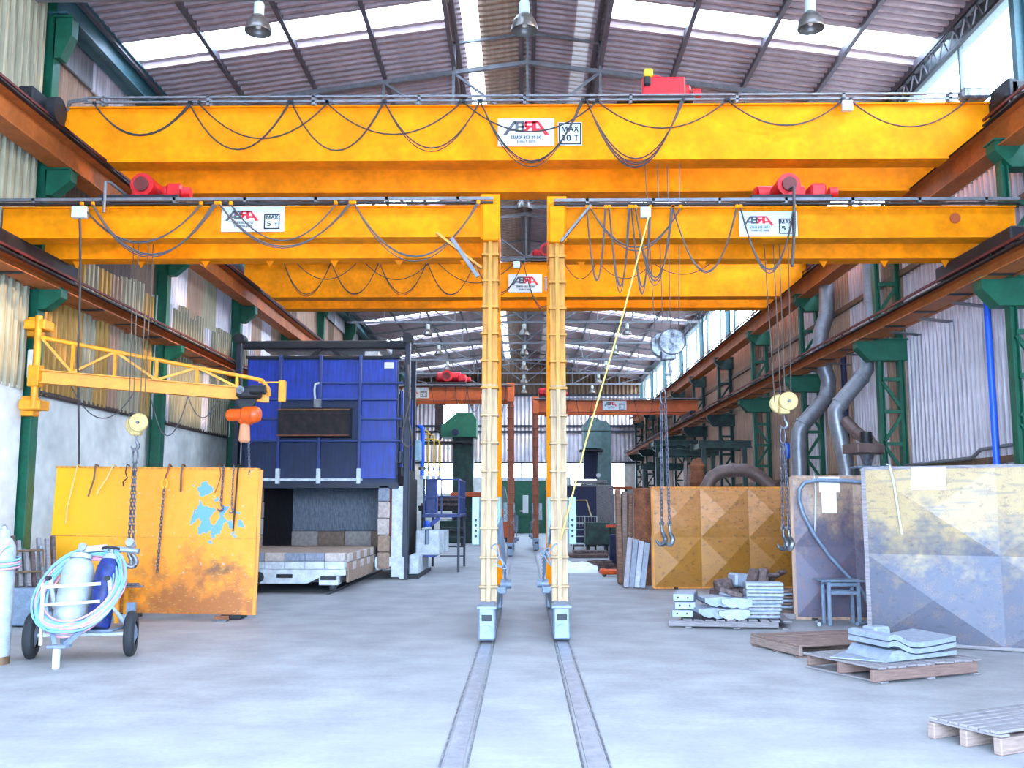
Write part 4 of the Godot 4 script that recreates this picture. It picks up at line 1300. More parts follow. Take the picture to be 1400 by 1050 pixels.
func make_furnace() -> void:
	var F := 22.0
	var t := thing("furnace", "big blue industrial furnace with a ribbed lift door and open brick-lined mouth", "furnace", p(-4.6, 0, F))
	# lining and shell
	build("left_lining", mb().span(p(-6.4, 0.25, F + 0.05), p(-5.9, 2.3, F + 3.2)), M.soot, t)
	build("right_lining", mb().span(p(-3.22, 0.25, F + 0.3), p(-2.75, 2.3, F + 3.2)), M.soot, t)
	build("rear_lining", mb().span(p(-5.92, 1.0, F + 3.0), p(-3.2, 2.5, F + 3.2)), M.fibre, t)
	for k in 4:
		build("lining_brick", mb().cbox(p(-5.57 + k * 0.68, 0.78, F + 3.02), Vector3(0.67, 0.42, 0.2), 0.02), M.brick_pale if k % 2 == 0 else M.brick_tan, t)
	build("roof_lining", mb().span(p(-6.2, 2.3, F + 0.2), p(-2.8, 2.5, F + 3.2)), M.soot, t)
	build("shell", mb().span(p(-6.45, 0.3, F + 3.2), p(-2.9, 4.3, F + 3.35)).span(p(-6.5, 2.3, F + 0.35), p(-6.4, 4.3, F + 3.3)).span(p(-2.96, 2.3, F + 0.5), p(-2.86, 4.3, F + 3.3)).span(p(-6.45, 4.2, F + 0.35), p(-2.88, 4.32, F + 3.3)), M.blue_smoked, t)
	for k in 5:
		build("shell_rib", mb().span(p(-2.88, 2.3, F + 0.6 + k * 0.62), p(-2.82, 4.3, F + 0.7 + k * 0.62)), M.blue, t)
	# jambs of stacked blocks
	for k in 5:
		build("jamb_block", mb().cbox(p(-5.98 + rng.randf_range(-0.01, 0.01), 0.42 + k * 0.37, F - 0.02), Vector3(0.2, 0.36, 0.3), 0.02), [M.brick_tan, M.brick_pale, M.white_paint, M.brick_pale, M.brick_pale][k], t)
	for k in 5:
		build("jamb_block", mb().cbox(p(-3.12 + rng.randf_range(-0.01, 0.01), 0.42 + k * 0.37, F + 0.05), Vector3(0.26, 0.36, 0.5), 0.02), [M.brick_tan, M.brick_tan, M.brick_pale, M.brick_pale, M.fibre][k], t)
	build("jamb_plate", mb().cbox(p(-2.82, 1.06, F - 0.1), Vector3(0.26, 2.0, 0.05), 0.006), M.white_paint, t)
	build("jamb_foot", mb().prism(PackedVector2Array([Vector2(-3.3, 0.5), Vector2(-2.66, 0.5), Vector2(-2.66, 0.02), Vector2(-2.74, 0.02), Vector2(-2.95, 0.3), Vector2(-3.25, 0.22), Vector2(-3.3, 0.3)]), 0.05, Transform3D(Basis(), p(0, 0, F - 0.14))), M.white_paint, t)
	build("scorched_edge", mb().cbox(p(-2.99, 1.5, F - 0.14), Vector3(0.09, 1.1, 0.03), 0.01), M.rust_paint, t)
	# frame
	for x in [-6.5, -2.64]:
		build("frame_post", mb().cbox(p(x, 2.73, F - 0.05), Vector3(0.12, 5.46, 0.2), 0.01), M.frame_dark, t)
	build("lift_beam", mb().cbox(p(-4.57, 5.3, F + 0.1), Vector3(3.9, 0.17, 0.2), 0.01), M.dark, t)
	for s in [-1.0, 1.0]:
		build("lift_strut", mb().bar(p(-4.55 + s * 0.12, 5.22, F + 0.1), p(-4.55 + s * 0.45, 4.9, F + 0.1), 0.08, 0.08), M.dark, t)
		build("frame_post", mb().cbox(p(-4.57 + s * 1.72, 2.7, F + 3.0), Vector3(0.12, 5.3, 0.16), 0.01), M.frame_dark, t)
	build("guide_cap", mb().tube(p(-2.64, 5.42, F - 0.2), p(-2.64, 5.42, F + 0.15), 0.12, 16), M.dark, t)
	build("guide_cap", mb().tube(p(-6.5, 5.42, F - 0.2), p(-6.5, 5.42, F + 0.15), 0.12, 16), M.dark, t)
	build("flue", mb().cbox(p(-4.75, 5.45, F + 1.4), Vector3(3.0, 0.26, 0.7), 0.03), M.duct, t)
	build("flue_drop", mb().cbox(p(-3.65, 4.9, F + 1.4), Vector3(0.36, 1.2, 0.6), 0.02), M.white_paint, t)
	# lift door: twelve plates between ribs
	var dr := build("door", mb().span(p(-6.27, 2.14, F - 0.2), p(-2.84, 4.95, F - 0.02)), M.blue_smoked, t)
	var xs := [-6.27, -5.49, -4.58, -3.68, -2.84]
	var ys := [2.2, 3.07, 4.0, 4.93]
	for i in 4:
		for j in 3:
			var sm: Material = M.blue if (j == 2 or i == 3 or i == 0 and j == 1) else M.blue_smoked
			build("door_plate", mb().cbox(p((xs[i] + xs[i + 1]) * 0.5, (ys[j] + ys[j + 1]) * 0.5, F - 0.21), Vector3(xs[i + 1] - xs[i] - 0.05, ys[j + 1] - ys[j] - 0.05, 0.025), 0.006), sm, dr)
	for x in [-5.49, -4.58, -3.68]:
		build("door_rib", mb().cbox(p(x, 3.56, F - 0.26), Vector3(0.07, 2.9, 0.12), 0.008), M.blue_rib, dr)
		build("rib_foot", mb().cbox(p(x, 2.28, F - 0.27), Vector3(0.085, 0.34, 0.13), 0.008), M.white_paint, dr)
	for q in [[-6.27, -2.84, 4.0], [-6.27, -5.49, 3.56], [-3.7, -2.75, 3.56], [-6.27, -2.75, 3.07], [-4.75, -2.7, 4.37]]:
		build("door_bar", mb().cbox(p((q[0] + q[1]) * 0.5, q[2], F - 0.27), Vector3(q[1] - q[0], 0.05, 0.07), 0.008), M.blue_rib, dr)
	build("door_top", mb().cbox(p(-4.55, 4.97, F - 0.12), Vector3(3.5, 0.06, 0.26), 0.01), M.dark, dr)
	build("door_sill", mb().cbox(p(-4.75, 2.2, F - 0.24), Vector3(2.3, 0.06, 0.1), 0.01), M.white_paint, dr)
	build("door_skirt", mb().cbox(p(-4.5, 2.08, F - 0.1), Vector3(3.4, 0.14, 0.2), 0.01), M.frame_dark, dr)
	build("rating_plate", mb().cbox(p(-3.05, 4.78, F - 0.23), Vector3(0.21, 0.14, 0.02), 0.004), M.plate_white, dr)
	var hd := build("hood", mb().prism(PackedVector2Array([Vector2(0, 3.13), Vector2(0.46, 3.16), Vector2(0.46, 3.72), Vector2(0, 3.82)]), 1.56, Transform3D(Basis(Vector3(0, 0, 1), Vector3.UP, Vector3(-1, 0, 0)), p(-4.64, 0, F - 0.22))), M.soot, t)
	build("hood_lip", mb().cbox(p(-4.64, 3.73, F - 0.68), Vector3(1.6, 0.025, 0.03), 0.004), M.rust, hd)
	build("hood_lip", mb().cbox(p(-4.64, 3.16, F - 0.68), Vector3(1.6, 0.025, 0.03), 0.004), M.rust, hd)
	build("switch_box", mb().cbox(p(-4.62, 3.9, F - 0.36), Vector3(0.17, 0.2, 0.14), 0.015), M.grey, t)
	build("conduit", mb().path([p(-4.68, 4.0, F - 0.36), p(-4.7, 4.2, F - 0.36), p(-4.69, 4.34, F - 0.33), p(-4.6, 4.37, F - 0.3)], 0.025, 8), M.box_grey, t)
	build("drop_cable", mb().path([p(-2.62, 4.8, F - 0.2), p(-2.58, 4.0, F - 0.2), p(-2.72, 3.3, F - 0.2), p(-2.74, 3.05, F - 0.2), p(-2.62, 2.92, F - 0.2), p(-2.5, 3.0, F - 0.2), p(-2.54, 3.3, F - 0.2), p(-2.6, 3.6, F - 0.2)], 0.022, 8), M.rope, t)
	for y in [3.5, 2.7]:
		build("door_latch", mb().cbox(p(-2.76, y, F - 0.2), Vector3(0.08, 0.3, 0.16), 0.02), M.frame_dark, t)
	# base vents on the right flank
	for k in 4:
		build("base_box", mb().cbox(p(-2.5, 0.3, F + 0.65 + k * 0.62), Vector3(0.22, 0.42, 0.5), 0.015), M.white_paint, t)
	build("base_plinth", mb().span(p(-2.6, 0.0, F + 0.2), p(-2.36, 0.08, F + 3.1)), M.dark, t)

	# bogie hearth on its rails
	var c := thing("hearth_car", "white steel hearth car with a brick deck rolled out of the furnace", "furnace car", p(-4.6, 0.1, 20.2))
	var z0 := 18.5
	var deck := build("deck_slab", mb().cbox(p(-4.67, 0.66, 20.4), Vector3(2.62, 0.14, 3.7), 0.015), M.brick_tan, c)
	for k in 7:
		build("edge_brick", mb().cbox(p(-5.8 + k * 0.377, 0.665, z0 + 0.02), Vector3(0.37, 0.15, 0.2), 0.01), M.fibre if k % 3 else M.brick_pale, deck)
	for k in 7:
		build("lower_brick", mb().cbox(p(-5.8 + k * 0.377, 0.515, z0 + 0.04), Vector3(0.37, 0.14, 0.2), 0.008), M.white_paint, deck)
	for k in 8:
		for j in 2:
			build("side_brick", mb().cbox(p(-3.38, 0.64 - j * 0.17, z0 + 0.42 + k * 0.43), Vector3(0.12, 0.155, 0.42), 0.008), M.brick_tan if (k + j) % 2 else M.brick_pale, deck)
	build("side_apron", mb().cbox(p(-3.36, 0.3, z0 + 1.95), Vector3(0.05, 0.26, 3.3), 0.008), M.brick_tan, c)
	var fr := build("front_frame", mb().prism(PackedVector2Array([Vector2(-6.0, 0.44), Vector2(-3.33, 0.44), Vector2(-3.33, 0.33), Vector2(-3.75, 0.33), Vector2(-4.05, 0.18), Vector2(-6.0, 0.18)]), 0.08, Transform3D(Basis(), p(0, 0, z0 - 0.04))), M.white_paint, c)
	for x in [-4.47, -5.1]:
		build("frame_slot", mb().cbox(p(x, 0.32, z0 - 0.085), Vector3(0.3, 0.07, 0.02), 0.01), M.black, fr)
	build("car_frame", mb().span(p(-5.9, 0.2, z0), p(-3.4, 0.44, 22.2)), M.dark, c)
	build("axle_box", mb().cbox(p(-3.62, 0.24, z0 - 0.06), Vector3(0.36, 0.16, 0.3), 0.01), M.white_paint, c)
	build("axle_slot", mb().cbox(p(-3.62, 0.29, z0 - 0.22), Vector3(0.3, 0.07, 0.02), 0.005), M.black, c)
	for x in [-3.6, -5.5]:
		for d in [z0 + 0.15, 21.6]:
			build("wheel", mb().tube(p(x - 0.05, 0.15, d), p(x + 0.05, 0.15, d), 0.11, 18), M.steel, c)
	build("winch_drum", mb().tube(p(-4.95, 0.3, z0 - 0.1), p(-4.95, 0.3, z0 - 0.2), 0.1, 16), M.dark, c)
	build("tow_rope", mb().path([p(-4.9, 0.2, z0 - 0.15), p(-5.15, 0.1, z0 - 0.2), p(-5.3, 0.07, z0 - 0.25)], 0.012, 6), M.rope, c)
	build("sheave_stand", mb().cbox(p(-5.25, 0.12, z0 - 0.3), Vector3(0.16, 0.24, 0.12), 0.02), M.steel, c)
	for x in [-3.6, -5.5]:
		solo("car_rail", mb().beam(p(x, 0.02, 18.1), p(x, 0.02, 25), 0.04, 0.06, 0.012, 0.015), M.steel, "low steel rail under the %s wheels of the furnace hearth car" % ("right" if x > -5 else "left"), "rail", "furnace car rails")

	# control platform with railing and steps
	var g := thing("service_platform", "blue railed service platform on legs beside the furnace", "platform", p(-2.0, 0, 26))
	build("deck", mb().cbox(p(-2.05, 1.38, 25.6), Vector3(0.95, 0.08, 2.6), 0.01), M.blue_rib, g)
	for d in [24.4, 26.8]:
		for x in [-2.48, -1.62]:
			build("leg", mb().span(p(x - 0.03, 0, d - 0.03), p(x + 0.03, 1.36, d + 0.03)), M.frame_dark, g)
	for x in [-2.48, -2.05, -1.62]:
		build("rail_post", mb().span(p(x - 0.02, 1.42, 24.38), p(x + 0.02, 2.28, 24.42)), M.blue_rib, g)
	for k in 9:
		build("baluster", mb().span(p(-1.64, 1.42, 24.5 + k * 0.28), p(-1.6, 2.28, 24.53 + k * 0.28)), M.blue_rib, g)
	for y in [1.85, 2.28]:
		build("handrail", mb().bar(p(-2.5, y, 24.4), p(-1.6, y, 24.4), 0.04, 0.04), M.blue_rib, g)
		build("handrail", mb().bar(p(-1.62, y, 24.4), p(-1.62, y, 26.9), 0.04, 0.04), M.blue_rib, g)
	for k in 5:
		build("tread", mb().span(p(-2.3, 0.25 + k * 0.25, 27.0 + k * 0.02), p(-1.65, 0.28 + k * 0.25, 27.2)), M.frame_dark, g)
	build("knee_brace", mb().bar(p(-2.5, 1.0, 24.4), p(-2.1, 1.34, 24.4), 0.06, 0.1), M.blue, g)
	var w := thing("burner_box", "row of three white boxes with a blue valve under the furnace platform", "equipment", p(-2.3, 0.45, 24))
	for k in 3:
		build("casing", mb().cbox(p(-2.28 + k * 0.05, 0.76, 23.5 + k * 0.62), Vector3(0.55, 0.58 - k * 0.02, 0.5), 0.02), M.white_paint, w)
	build("valve_body", mb().tube(p(-2.29, 1.12, 23.2), p(-2.29, 0.72, 23.2), 0.045, 14), M.bogie, w)
	build("valve_head", mb().lathe([Vector2(0, 0), Vector2(0.07, 0.02), Vector2(0.085, 0.08), Vector2(0.06, 0.15), Vector2(0, 0.17)], 16, Transform3D(Basis(), p(-2.29, 1.12, 23.2))), M.blue_bright, w)
	build("valve_wheel", mb().tube(p(-2.4, 1.08, 23.15), p(-2.2, 1.12, 23.15), 0.025, 10), M.white_paint, w)
	build("support_arm", mb().span(p(-2.56, 0.42, 23.4), p(-2.1, 0.47, 25.0)), M.blue, w)
	var cb := thing("control_cabinet", "tall blue electrical cabinet on the furnace platform", "cabinet", p(-2.4, 1.42, 25.2))
	build("body", mb().cbox(p(-2.36, 1.86, 25.1), Vector3(0.28, 0.86, 0.5), 0.015), M.blue, cb)
	build("door", mb().cbox(p(-2.36, 1.86, 24.84), Vector3(0.24, 0.8, 0.02), 0.005), M.blue_rib, cb)
	# gas pipes
	for q in [[-2.52, 3.6, 0.055, "bright blue gas pipe rising beside the furnace post", 24.2], [-2.38, 3.5, 0.02, "thin yellow gas pipe beside the blue pipe, left of three", 24.3], [-2.26, 3.42, 0.02, "thin yellow gas pipe at the furnace flank, middle of three", 24.5], [-2.14, 3.3, 0.02, "thin yellow gas pipe at the furnace flank, right of three", 24.7]]:
		var bl: bool = q[2] > 0.03
		var pp := thing("gas_pipe", q[3], "pipe", p(q[0], 2.4, q[4]), "furnace gas pipes")
		build("riser", mb().path([p(q[0], 2.3, q[4]), p(q[0], q[1] - 0.12, q[4]), p(q[0] - 0.02, q[1] - 0.03, q[4]), p(q[0] - 0.1, q[1], q[4]), p(-2.62, q[1] + 0.02, q[4])], q[2], 10), M.blue_pipe if bl else M.yellow_pipe, pp)
		build("valve", mb().lathe([Vector2(0, 0), Vector2(q[2] * 1.6, 0.01), Vector2(q[2] * 1.8, 0.07), Vector2(q[2], 0.1), Vector2(0, 0.1)], 12, Transform3D(Basis(), p(q[0], 2.5, q[4]))), M.steel, pp)
		build("valve", mb().lathe([Vector2(0, 0), Vector2(0.05, 0.01), Vector2(0.06, 0.08), Vector2(0.03, 0.1), Vector2(0, 0.1)], 12, Transform3D(Basis(), p(q[0], 2.28, q[4]))), M.white_paint, pp)
	solo("meter_box", mb().cbox(p(-2.56, 2.95, 23.6), Vector3(0.14, 0.5, 0.3), 0.02), M.cabinet, "pale meter box on the furnace flank beside the blue pipe", "box")

# ---------------------------------------------------------------- left side

func stained_panel_texture() -> ImageTexture:
	var a := noise(51, 0.006, 5)
	var b := noise(52, 0.02, 4)
	var c := noise(53, 0.07, 3)
	return picture(768, 512, func(x, y):
		var u: float = x / 768.0
		var v: float = y / 512.0
		var base := Color(0.98, 0.68, 0.05).lerp(Color(0.94, 0.54, 0.10), clampf(u * 2.2, 0, 1))
		base = base.lerp(Color(0.9, 0.62, 0.25), clampf(0.35 * b.get_noise_2d(x, y) + 0.1, 0, 1))
		# rust climbing from the lower right
		var r := clampf((v - 0.55) * 2.6 - absf(u - 0.72) * 1.2 + 0.9 * a.get_noise_2d(x, y) + 0.5 * b.get_noise_2d(x, y) + 0.1, 0, 1)
		if u < 0.3:
			r *= u / 0.3
		base = base.lerp(Color(0.58, 0.33, 0.16), r * 0.85)
		var k := clampf(1.0 - Vector2((u - 0.83) / 0.09, (v - 0.70) / 0.09).length() + 0.8 * b.get_noise_2d(x, y), 0, 1)
		base = base.lerp(Color(0.36, 0.26, 0.2), k * 0.6)
		# bare pale blue patches where the paint has gone
		var d1 := 1.0 - Vector2((u - 0.79) / 0.115, (v - 0.36) / 0.13).length()
		var d2 := 1.0 - Vector2((u - 0.745) / 0.055, (v - 0.135) / 0.06).length()
		var hole := 1.0 - Vector2((u - 0.79) / 0.035, (v - 0.345) / 0.05).length()
		var s := maxf(d1, d2) + 1.1 * b.get_noise_2d(x * 0.9, y * 0.9) - maxf(hole, 0.0) * 2.0
		if s > 0.25:
			base = Color(0.38, 0.56, 0.68)
		var sp := b.get_noise_2d(x * 2.0 + 500, y * 2.0)
		if sp > 0.58 and u > 0.3:
			base = base.lerp(Color(0.5, 0.68, 0.76), 0.7)
		if v > 0.62 and c.get_noise_2d(x * 0.4 + y * 0.6, y * 2.0) > 0.5:
			base = base.lerp(Color(0.86, 0.7, 0.4), 0.6)
		return base)

func hanger(called: String, label: String, cat: String, pts: Array, r: float, mat: Material, grp := "") -> void:
	solo(called, mb().path(pts, r, 6), mat, label, cat, grp)

func make_left_props() -> void:
	# yellow screen panel leaning a little
	var t := thing("screen_panel", "large yellow rust-stained steel screen panel with bare blue patches", "panel", p(-5.43, 0.06, 14.3))
	var m := mb()
	var a := p(-6.97, 0.1, 14.38)
	var b := p(-3.9, 0.06, 14.2)
	var up := Vector3(0.02, 2.08, -0.06)
	var bk := Vector3(0, 0, -0.06)
	m.quad_uv(a, b, b + up, a + up, Vector3(0, 0, 1), Vector2(0, 1), Vector2(1, 1), Vector2(1, 0), Vector2(0, 0))
	m.quad(a + bk, b + bk, b + up + bk, a + up + bk, Vector3(0, 0, -1))
	m.quad(a, a + up, a + up + bk, a + bk, Vector3(-1, 0, 0))
	m.quad(b, b + up, b + up + bk, b + bk, Vector3(1, 0, 0))
	m.quad(a + up, b + up, b + up + bk, a + up + bk, Vector3.UP)
	m.quad(a, b, b + bk, a + bk, Vector3.DOWN)
	var pm := StandardMaterial3D.new()
	pm.albedo_texture = stained_panel_texture()
	pm.roughness = 0.5
	build("sheet", m, pm, t)
	build("top_angle", mb().bar(a + up + Vector3(0, 0.01, -0.02), b + up + Vector3(0, 0.01, -0.02), 0.09, 0.03), M.crane_worn, t)
	build("side_angle", mb().bar(b + Vector3(0.012, 0, -0.03), b + up + Vector3(0.012, 0, -0.03), 0.03, 0.08, Vector3.RIGHT), M.crane_worn, t)
	for x in [-5.75, -4.2]:
		build("foot", mb().cbox(p(x, 0.035, 14.35), Vector3(0.3, 0.06, 0.35), 0.01), M.dark, t)
	build("seam", mb().bar(a + up * 0.52 + Vector3(0, 0, 0.002), b + up * 0.52 + Vector3(0, 0, 0.002), 0.004, 0.012), M.crane_worn, t)
	var f := 14.24
	hanger("hung_rod", "short bent brown rod hooked over the yellow panel, left of the crane chain", "rod", [p(-6.28, 2.2, f + 0.1), p(-6.28, 2.22, f), p(-6.28, 2.0, f - 0.04), p(-6.35, 1.75, f - 0.04)], 0.014, M.wall_brown, "rods hung on the yellow panel")
	hanger("hung_cable", "pale twisted cable hung over the yellow panel near its left end", "cable", [p(-6.55, 2.2, f + 0.1), p(-6.55, 2.22, f), p(-6.58, 1.95, f - 0.04), p(-6.65, 1.6, f - 0.04), p(-6.66, 1.35, f - 0.04)], 0.009, M.cream, "cables hung on the yellow panel")
	hanger("hung_cable", "pale looped cable hung over the yellow panel beside the bent rod", "cable", [p(-6.02, 2.2, f + 0.1), p(-6.02, 2.22, f), p(-6.1, 2.0, f - 0.04), p(-6.2, 1.85, f - 0.04), p(-6.23, 1.78, f - 0.04)], 0.012, M.cream, "cables hung on the yellow panel")
	hanger("hung_hook", "thin crooked wire hook hung on the yellow panel between rod and chain", "hook", [p(-5.82, 2.2, f + 0.1), p(-5.82, 2.22, f), p(-5.82, 2.1, f - 0.04), p(-5.79, 2.02, f - 0.04), p(-5.85, 1.96, f - 0.04), p(-5.84, 1.9, f - 0.04)], 0.01, M.dark)
	t = thing("hung_chain", "single chain with a yellow ring hanging down the middle of the yellow panel", "chain", p(-5.24, 0.66, f - 0.05))
	build("top_hook", mb().path([p(-5.19, 2.18, f + 0.1), p(-5.19, 2.22, f), p(-5.2, 2.1, f - 0.05), p(-5.24, 2.0, f - 0.05)], 0.014, 6), M.rust, t)
	build("ring", mb().path([p(-5.24, 2.02, f - 0.05), p(-5.2, 1.96, f - 0.05), p(-5.2, 1.9, f - 0.05), p(-5.24, 1.87, f - 0.05), p(-5.28, 1.9, f - 0.05), p(-5.28, 1.96, f - 0.05)], 0.013, 6, true), M.yellow_pipe, t)
	build("chain_strand", chain(p(-5.24, 1.88, f - 0.05), p(-5.28, 0.66, f - 0.07), 0.065, 0.017, 0.007), M.chain, t)
	hanger("hung_rod", "straight rusty rod hooked over the yellow panel right of its chain", "rod", [p(-5.0, 2.2, f + 0.1), p(-5.0, 2.22, f), p(-5.0, 2.1, f - 0.04), p(-5.0, 1.82, f - 0.04)], 0.014, M.wall_brown, "rods hung on the yellow panel")
	t = thing("hung_chain", "short chain with a hook hanging over the blue bare patch of the panel", "chain", p(-4.4, 1.5, f - 0.04))
	build("chain_strand", chain(p(-4.38, 2.2, f - 0.05), p(-4.4, 1.68, f - 0.05), 0.055, 0.014, 0.006), M.chain, t)
	build("hook", hook(p(-4.4, 1.68, f - 0.05), 0.045), M.chain, t)
	t = thing("hung_chain", "thin chain with a small hook at the right edge of the blue patch", "chain", p(-4.23, 1.5, f - 0.04))
	build("chain_strand", chain(p(-4.23, 2.2, f - 0.06), p(-4.24, 1.62, f - 0.06), 0.05, 0.012, 0.005), M.chain, t)
	build("hook", hook(p(-4.24, 1.62, f - 0.06), 0.035), M.chain, t)
	hanger("hung_rod", "long dark rod hooked over the yellow panel near its right edge", "rod", [p(-4.18, 2.2, f + 0.1), p(-4.18, 2.22, f), p(-4.18, 2.0, f - 0.04), p(-4.21, 1.25, f - 0.05)], 0.012, M.dark, "rods hung on the yellow panel")
	hanger("hung_wire", "curved wire looped over the yellow panel left of the hooked chains", "wire", [p(-4.5, 2.2, f + 0.1), p(-4.46, 2.22, f), p(-4.42, 2.05, f - 0.04), p(-4.46, 1.9, f - 0.04), p(-4.5, 1.8, f - 0.04)], 0.007, M.wall_brown)
	t = thing("rusty_box", "rusty steel box showing above the yellow panel against the white wall", "box", p(-5.5, 1.7, 17.0))
	build("body", mb().cbox(p(-5.95, 1.97, 17.0), Vector3(0.62, 0.5, 0.5), 0.02, Basis(Vector3(0, 0, 1), -0.05)), M.rust, t)
	build("stand", mb().span(p(-6.15, 0, 16.8), p(-5.75, 1.72, 17.2)), M.dark, t)
	solo("chalk_block", mb().cbox(p(-5.62, 0.05, 13.9), Vector3(0.34, 0.1, 0.16), 0.03, Basis(Vector3.UP, 0.3)), M.cabinet, "small pale blue scrap block at the foot of the yellow panel", "scrap")
	t = thing("scrap_angle", "short steel angle lying under the right end of the yellow panel", "scrap", p(-4.27, 0, 14.0))
	build("leg_upright", mb().cbox(p(-4.27, 0.04, 14.0), Vector3(0.2, 0.07, 0.03), 0.006), M.rust, t)
	build("leg_flat", mb().cbox(p(-4.27, 0.012, 13.95), Vector3(0.2, 0.024, 0.12), 0.006), M.steel, t)

	# scrap rack between column and panel
	t = thing("bar_rack", "low blue-grey rack holding scrap bars beside the yellow panel", "rack", p(-6.72, 0, 13.5))
	build("trough", mb().cbox(p(-6.7, 0.27, 13.38), Vector3(0.62, 0.5, 0.3), 0.015), M.bogie, t)
	for y in [0.72, 1.0]:
		build("hoop", mb().path([p(-6.95, y - 0.22, 13.27), p(-6.95, y, 13.25), p(-6.5, y + 0.02, 13.25), p(-6.5, y - 0.2, 13.27)], 0.018, 8), M.wall_brown, t)
	for k in 9:
		var x := -6.97 + k * 0.065
		var hgt := 1.05 + rng.randf_range(-0.08, 0.16)
		var bm: Material = [M.casting_rust, M.wood_grey, M.steel, M.wood_grey][k % 4]
		solo("scrap_bar", mb().bar(p(x + 0.07, 0.53, 13.33 + 0.03 * (k % 3)), p(x - 0.04, hgt, 13.42 + 0.03 * (k % 3)), 0.045, 0.06), bm, "upright scrap bar in the rack by the green column, %s from its left end" % ["first", "second", "third", "fourth", "fifth", "sixth", "seventh", "eighth", "ninth"][k], "bar", "scrap bars in the rack")

	# small yellow trestle with rods
	t = thing("trestle", "small yellow trestle stool behind the gas cart", "trestle", p(-5.75, 0, 13.8))
	for q in [[-5.86, 13.6], [-5.6, 13.6], [-5.86, 13.9], [-5.6, 13.9]]:
		build("leg", mb().bar(p(q[0], 0, q[1]), p(q[0], 0.44, q[1]), 0.05, 0.05), M.jib, t)
	build("top", mb().cbox(p(-5.73, 0.46, 13.75), Vector3(0.34, 0.04, 0.38), 0.006), M.jib, t)
	build("stretcher", mb().bar(p(-5.86, 0.14, 13.6), p(-5.6, 0.14, 13.6), 0.04, 0.04), M.jib, t)
	build("mesh_panel", mb().cbox(p(-5.73, 0.3, 13.6), Vector3(0.22, 0.26, 0.02), 0.004), M.soot, t)
	for k in 8:
		solo("steel_rod", mb().tube(p(-5.95 + rng.randf_range(-0.05, 0.05), 0.495 + 0.012 * (k % 3), 13.68 + k * 0.025), p(-5.36 + rng.randf_range(-0.08, 0.08), 0.49 + 0.012 * (k % 3) + rng.randf_range(-0.01, 0.03), 13.66 + k * 0.03), 0.011, 6), M.steel, "thin steel rod in the loose bundle on the yellow trestle", "rod", "rods on the yellow trestle")

	# gas cart
	t = thing("gas_cart", "small white pipe-framed gas cylinder cart with two rubber wheels and a drawbar", "cart", p(-4.75, 0, 10.5))
	for x in [-5.24, -4.26]:
		var d := 10.55 if x < -4.5 else 10.75
		var wb := Transform3D(Basis(Vector3(0, 0, 1), PI / 2).rotated(Vector3.UP, 0.25), p(x, 0.24, d))
		var w := build("wheel", mb().lathe([Vector2(0.13, -0.05), Vector2(0.2, -0.055), Vector2(0.235, -0.035), Vector2(0.245, 0.0), Vector2(0.235, 0.035), Vector2(0.2, 0.055), Vector2(0.13, 0.05)], 26, wb), M.rubber, t)
		build("hub", mb().lathe([Vector2(0, -0.04), Vector2(0.05, -0.06), Vector2(0.13, -0.03), Vector2(0.13, 0.03), Vector2(0.05, 0.06), Vector2(0, 0.04)], 20, wb), M.bogie, w)
	build("axle", mb().tube(p(-5.24, 0.24, 10.55), p(-4.26, 0.24, 10.75), 0.02, 10), M.white_paint, t)
	for x in [-4.98, -4.36]:
		build("side_post", mb().path([p(x, 0.3, 10.9), p(x - 0.02, 0.55, 10.5), p(x, 0.86, 10.35)], 0.022, 8), M.white_paint, t)
		build("post_cap", mb().tube(p(x, 0.86, 10.33), p(x, 0.86, 10.28), 0.026, 10), M.dark, t)
	build("front_post", mb().bar(p(-4.93, 0.2, 10.12), p(-4.94, 0.82, 10.12), 0.03, 0.03), M.brick_pale, t)
	for y in [0.78, 0.6]:
		build("cross_bar", mb().bar(p(-4.95, y, 10.14), p(-4.4, y + 0.03, 10.24), 0.03, 0.03), M.white_paint, t)
	build("tray", mb().cbox(p(-4.72, 0.3, 10.75), Vector3(0.75, 0.03, 0.6), 0.01), M.bogie, t)
	for s in [-1.0, 1.0]:
		build("drawbar", mb().bar(p(-4.68 + s * 0.27, 0.5, 10.3), p(-4.66 + s * 0.05, 0.22, 9.95), 0.04, 0.04), M.bogie, t)
	build("drawbar_foot", mb().cbox(p(-4.66, 0.1, 9.9), Vector3(0.06, 0.2, 0.06), 0.01), M.white_paint, t)
	build("hitch_plate", mb().cbox(p(-4.66, 0.215, 9.95), Vector3(0.2, 0.03, 0.14), 0.005), M.bogie, t)
	for x in [-5.08, -4.35]:
		build("rear_leg", mb().prism(PackedVector2Array([Vector2(x - 0.05, 0.55), Vector2(x + 0.05, 0.55), Vector2(x + 0.03, 0.08), Vector2(x - 0.03, 0.08)]), 0.04, Transform3D(Basis(), p(0, 0, 10.95))), M.bogie, t)
	# cylinders in the cart, tilted back
	var tilt := Basis(Vector3.RIGHT, -0.32)
	t = thing("gas_cylinder", "pale grey fat acetylene cylinder lying back in the cart", "gas cylinder", p(-4.88, 0.33, 10.6), "gas cylinders")
	var cx := Transform3D(tilt, p(-4.82, 0.33, 10.45))
	build("shell", mb().lathe([Vector2(0, 0), Vector2(0.15, 0), Vector2(0.165, 0.03), Vector2(0.168, 0.55), Vector2(0.16, 0.64), Vector2(0.13, 0.71), Vector2(0.08, 0.75), Vector2(0, 0.76)], 28, cx), M.cyl_grey, t)
	build("valve_guard", mb().lathe([Vector2(0.1, 0.74), Vector2(0.11, 0.74), Vector2(0.11, 0.79), Vector2(0.1, 0.79)], 20, cx), M.cyl_grey, t)
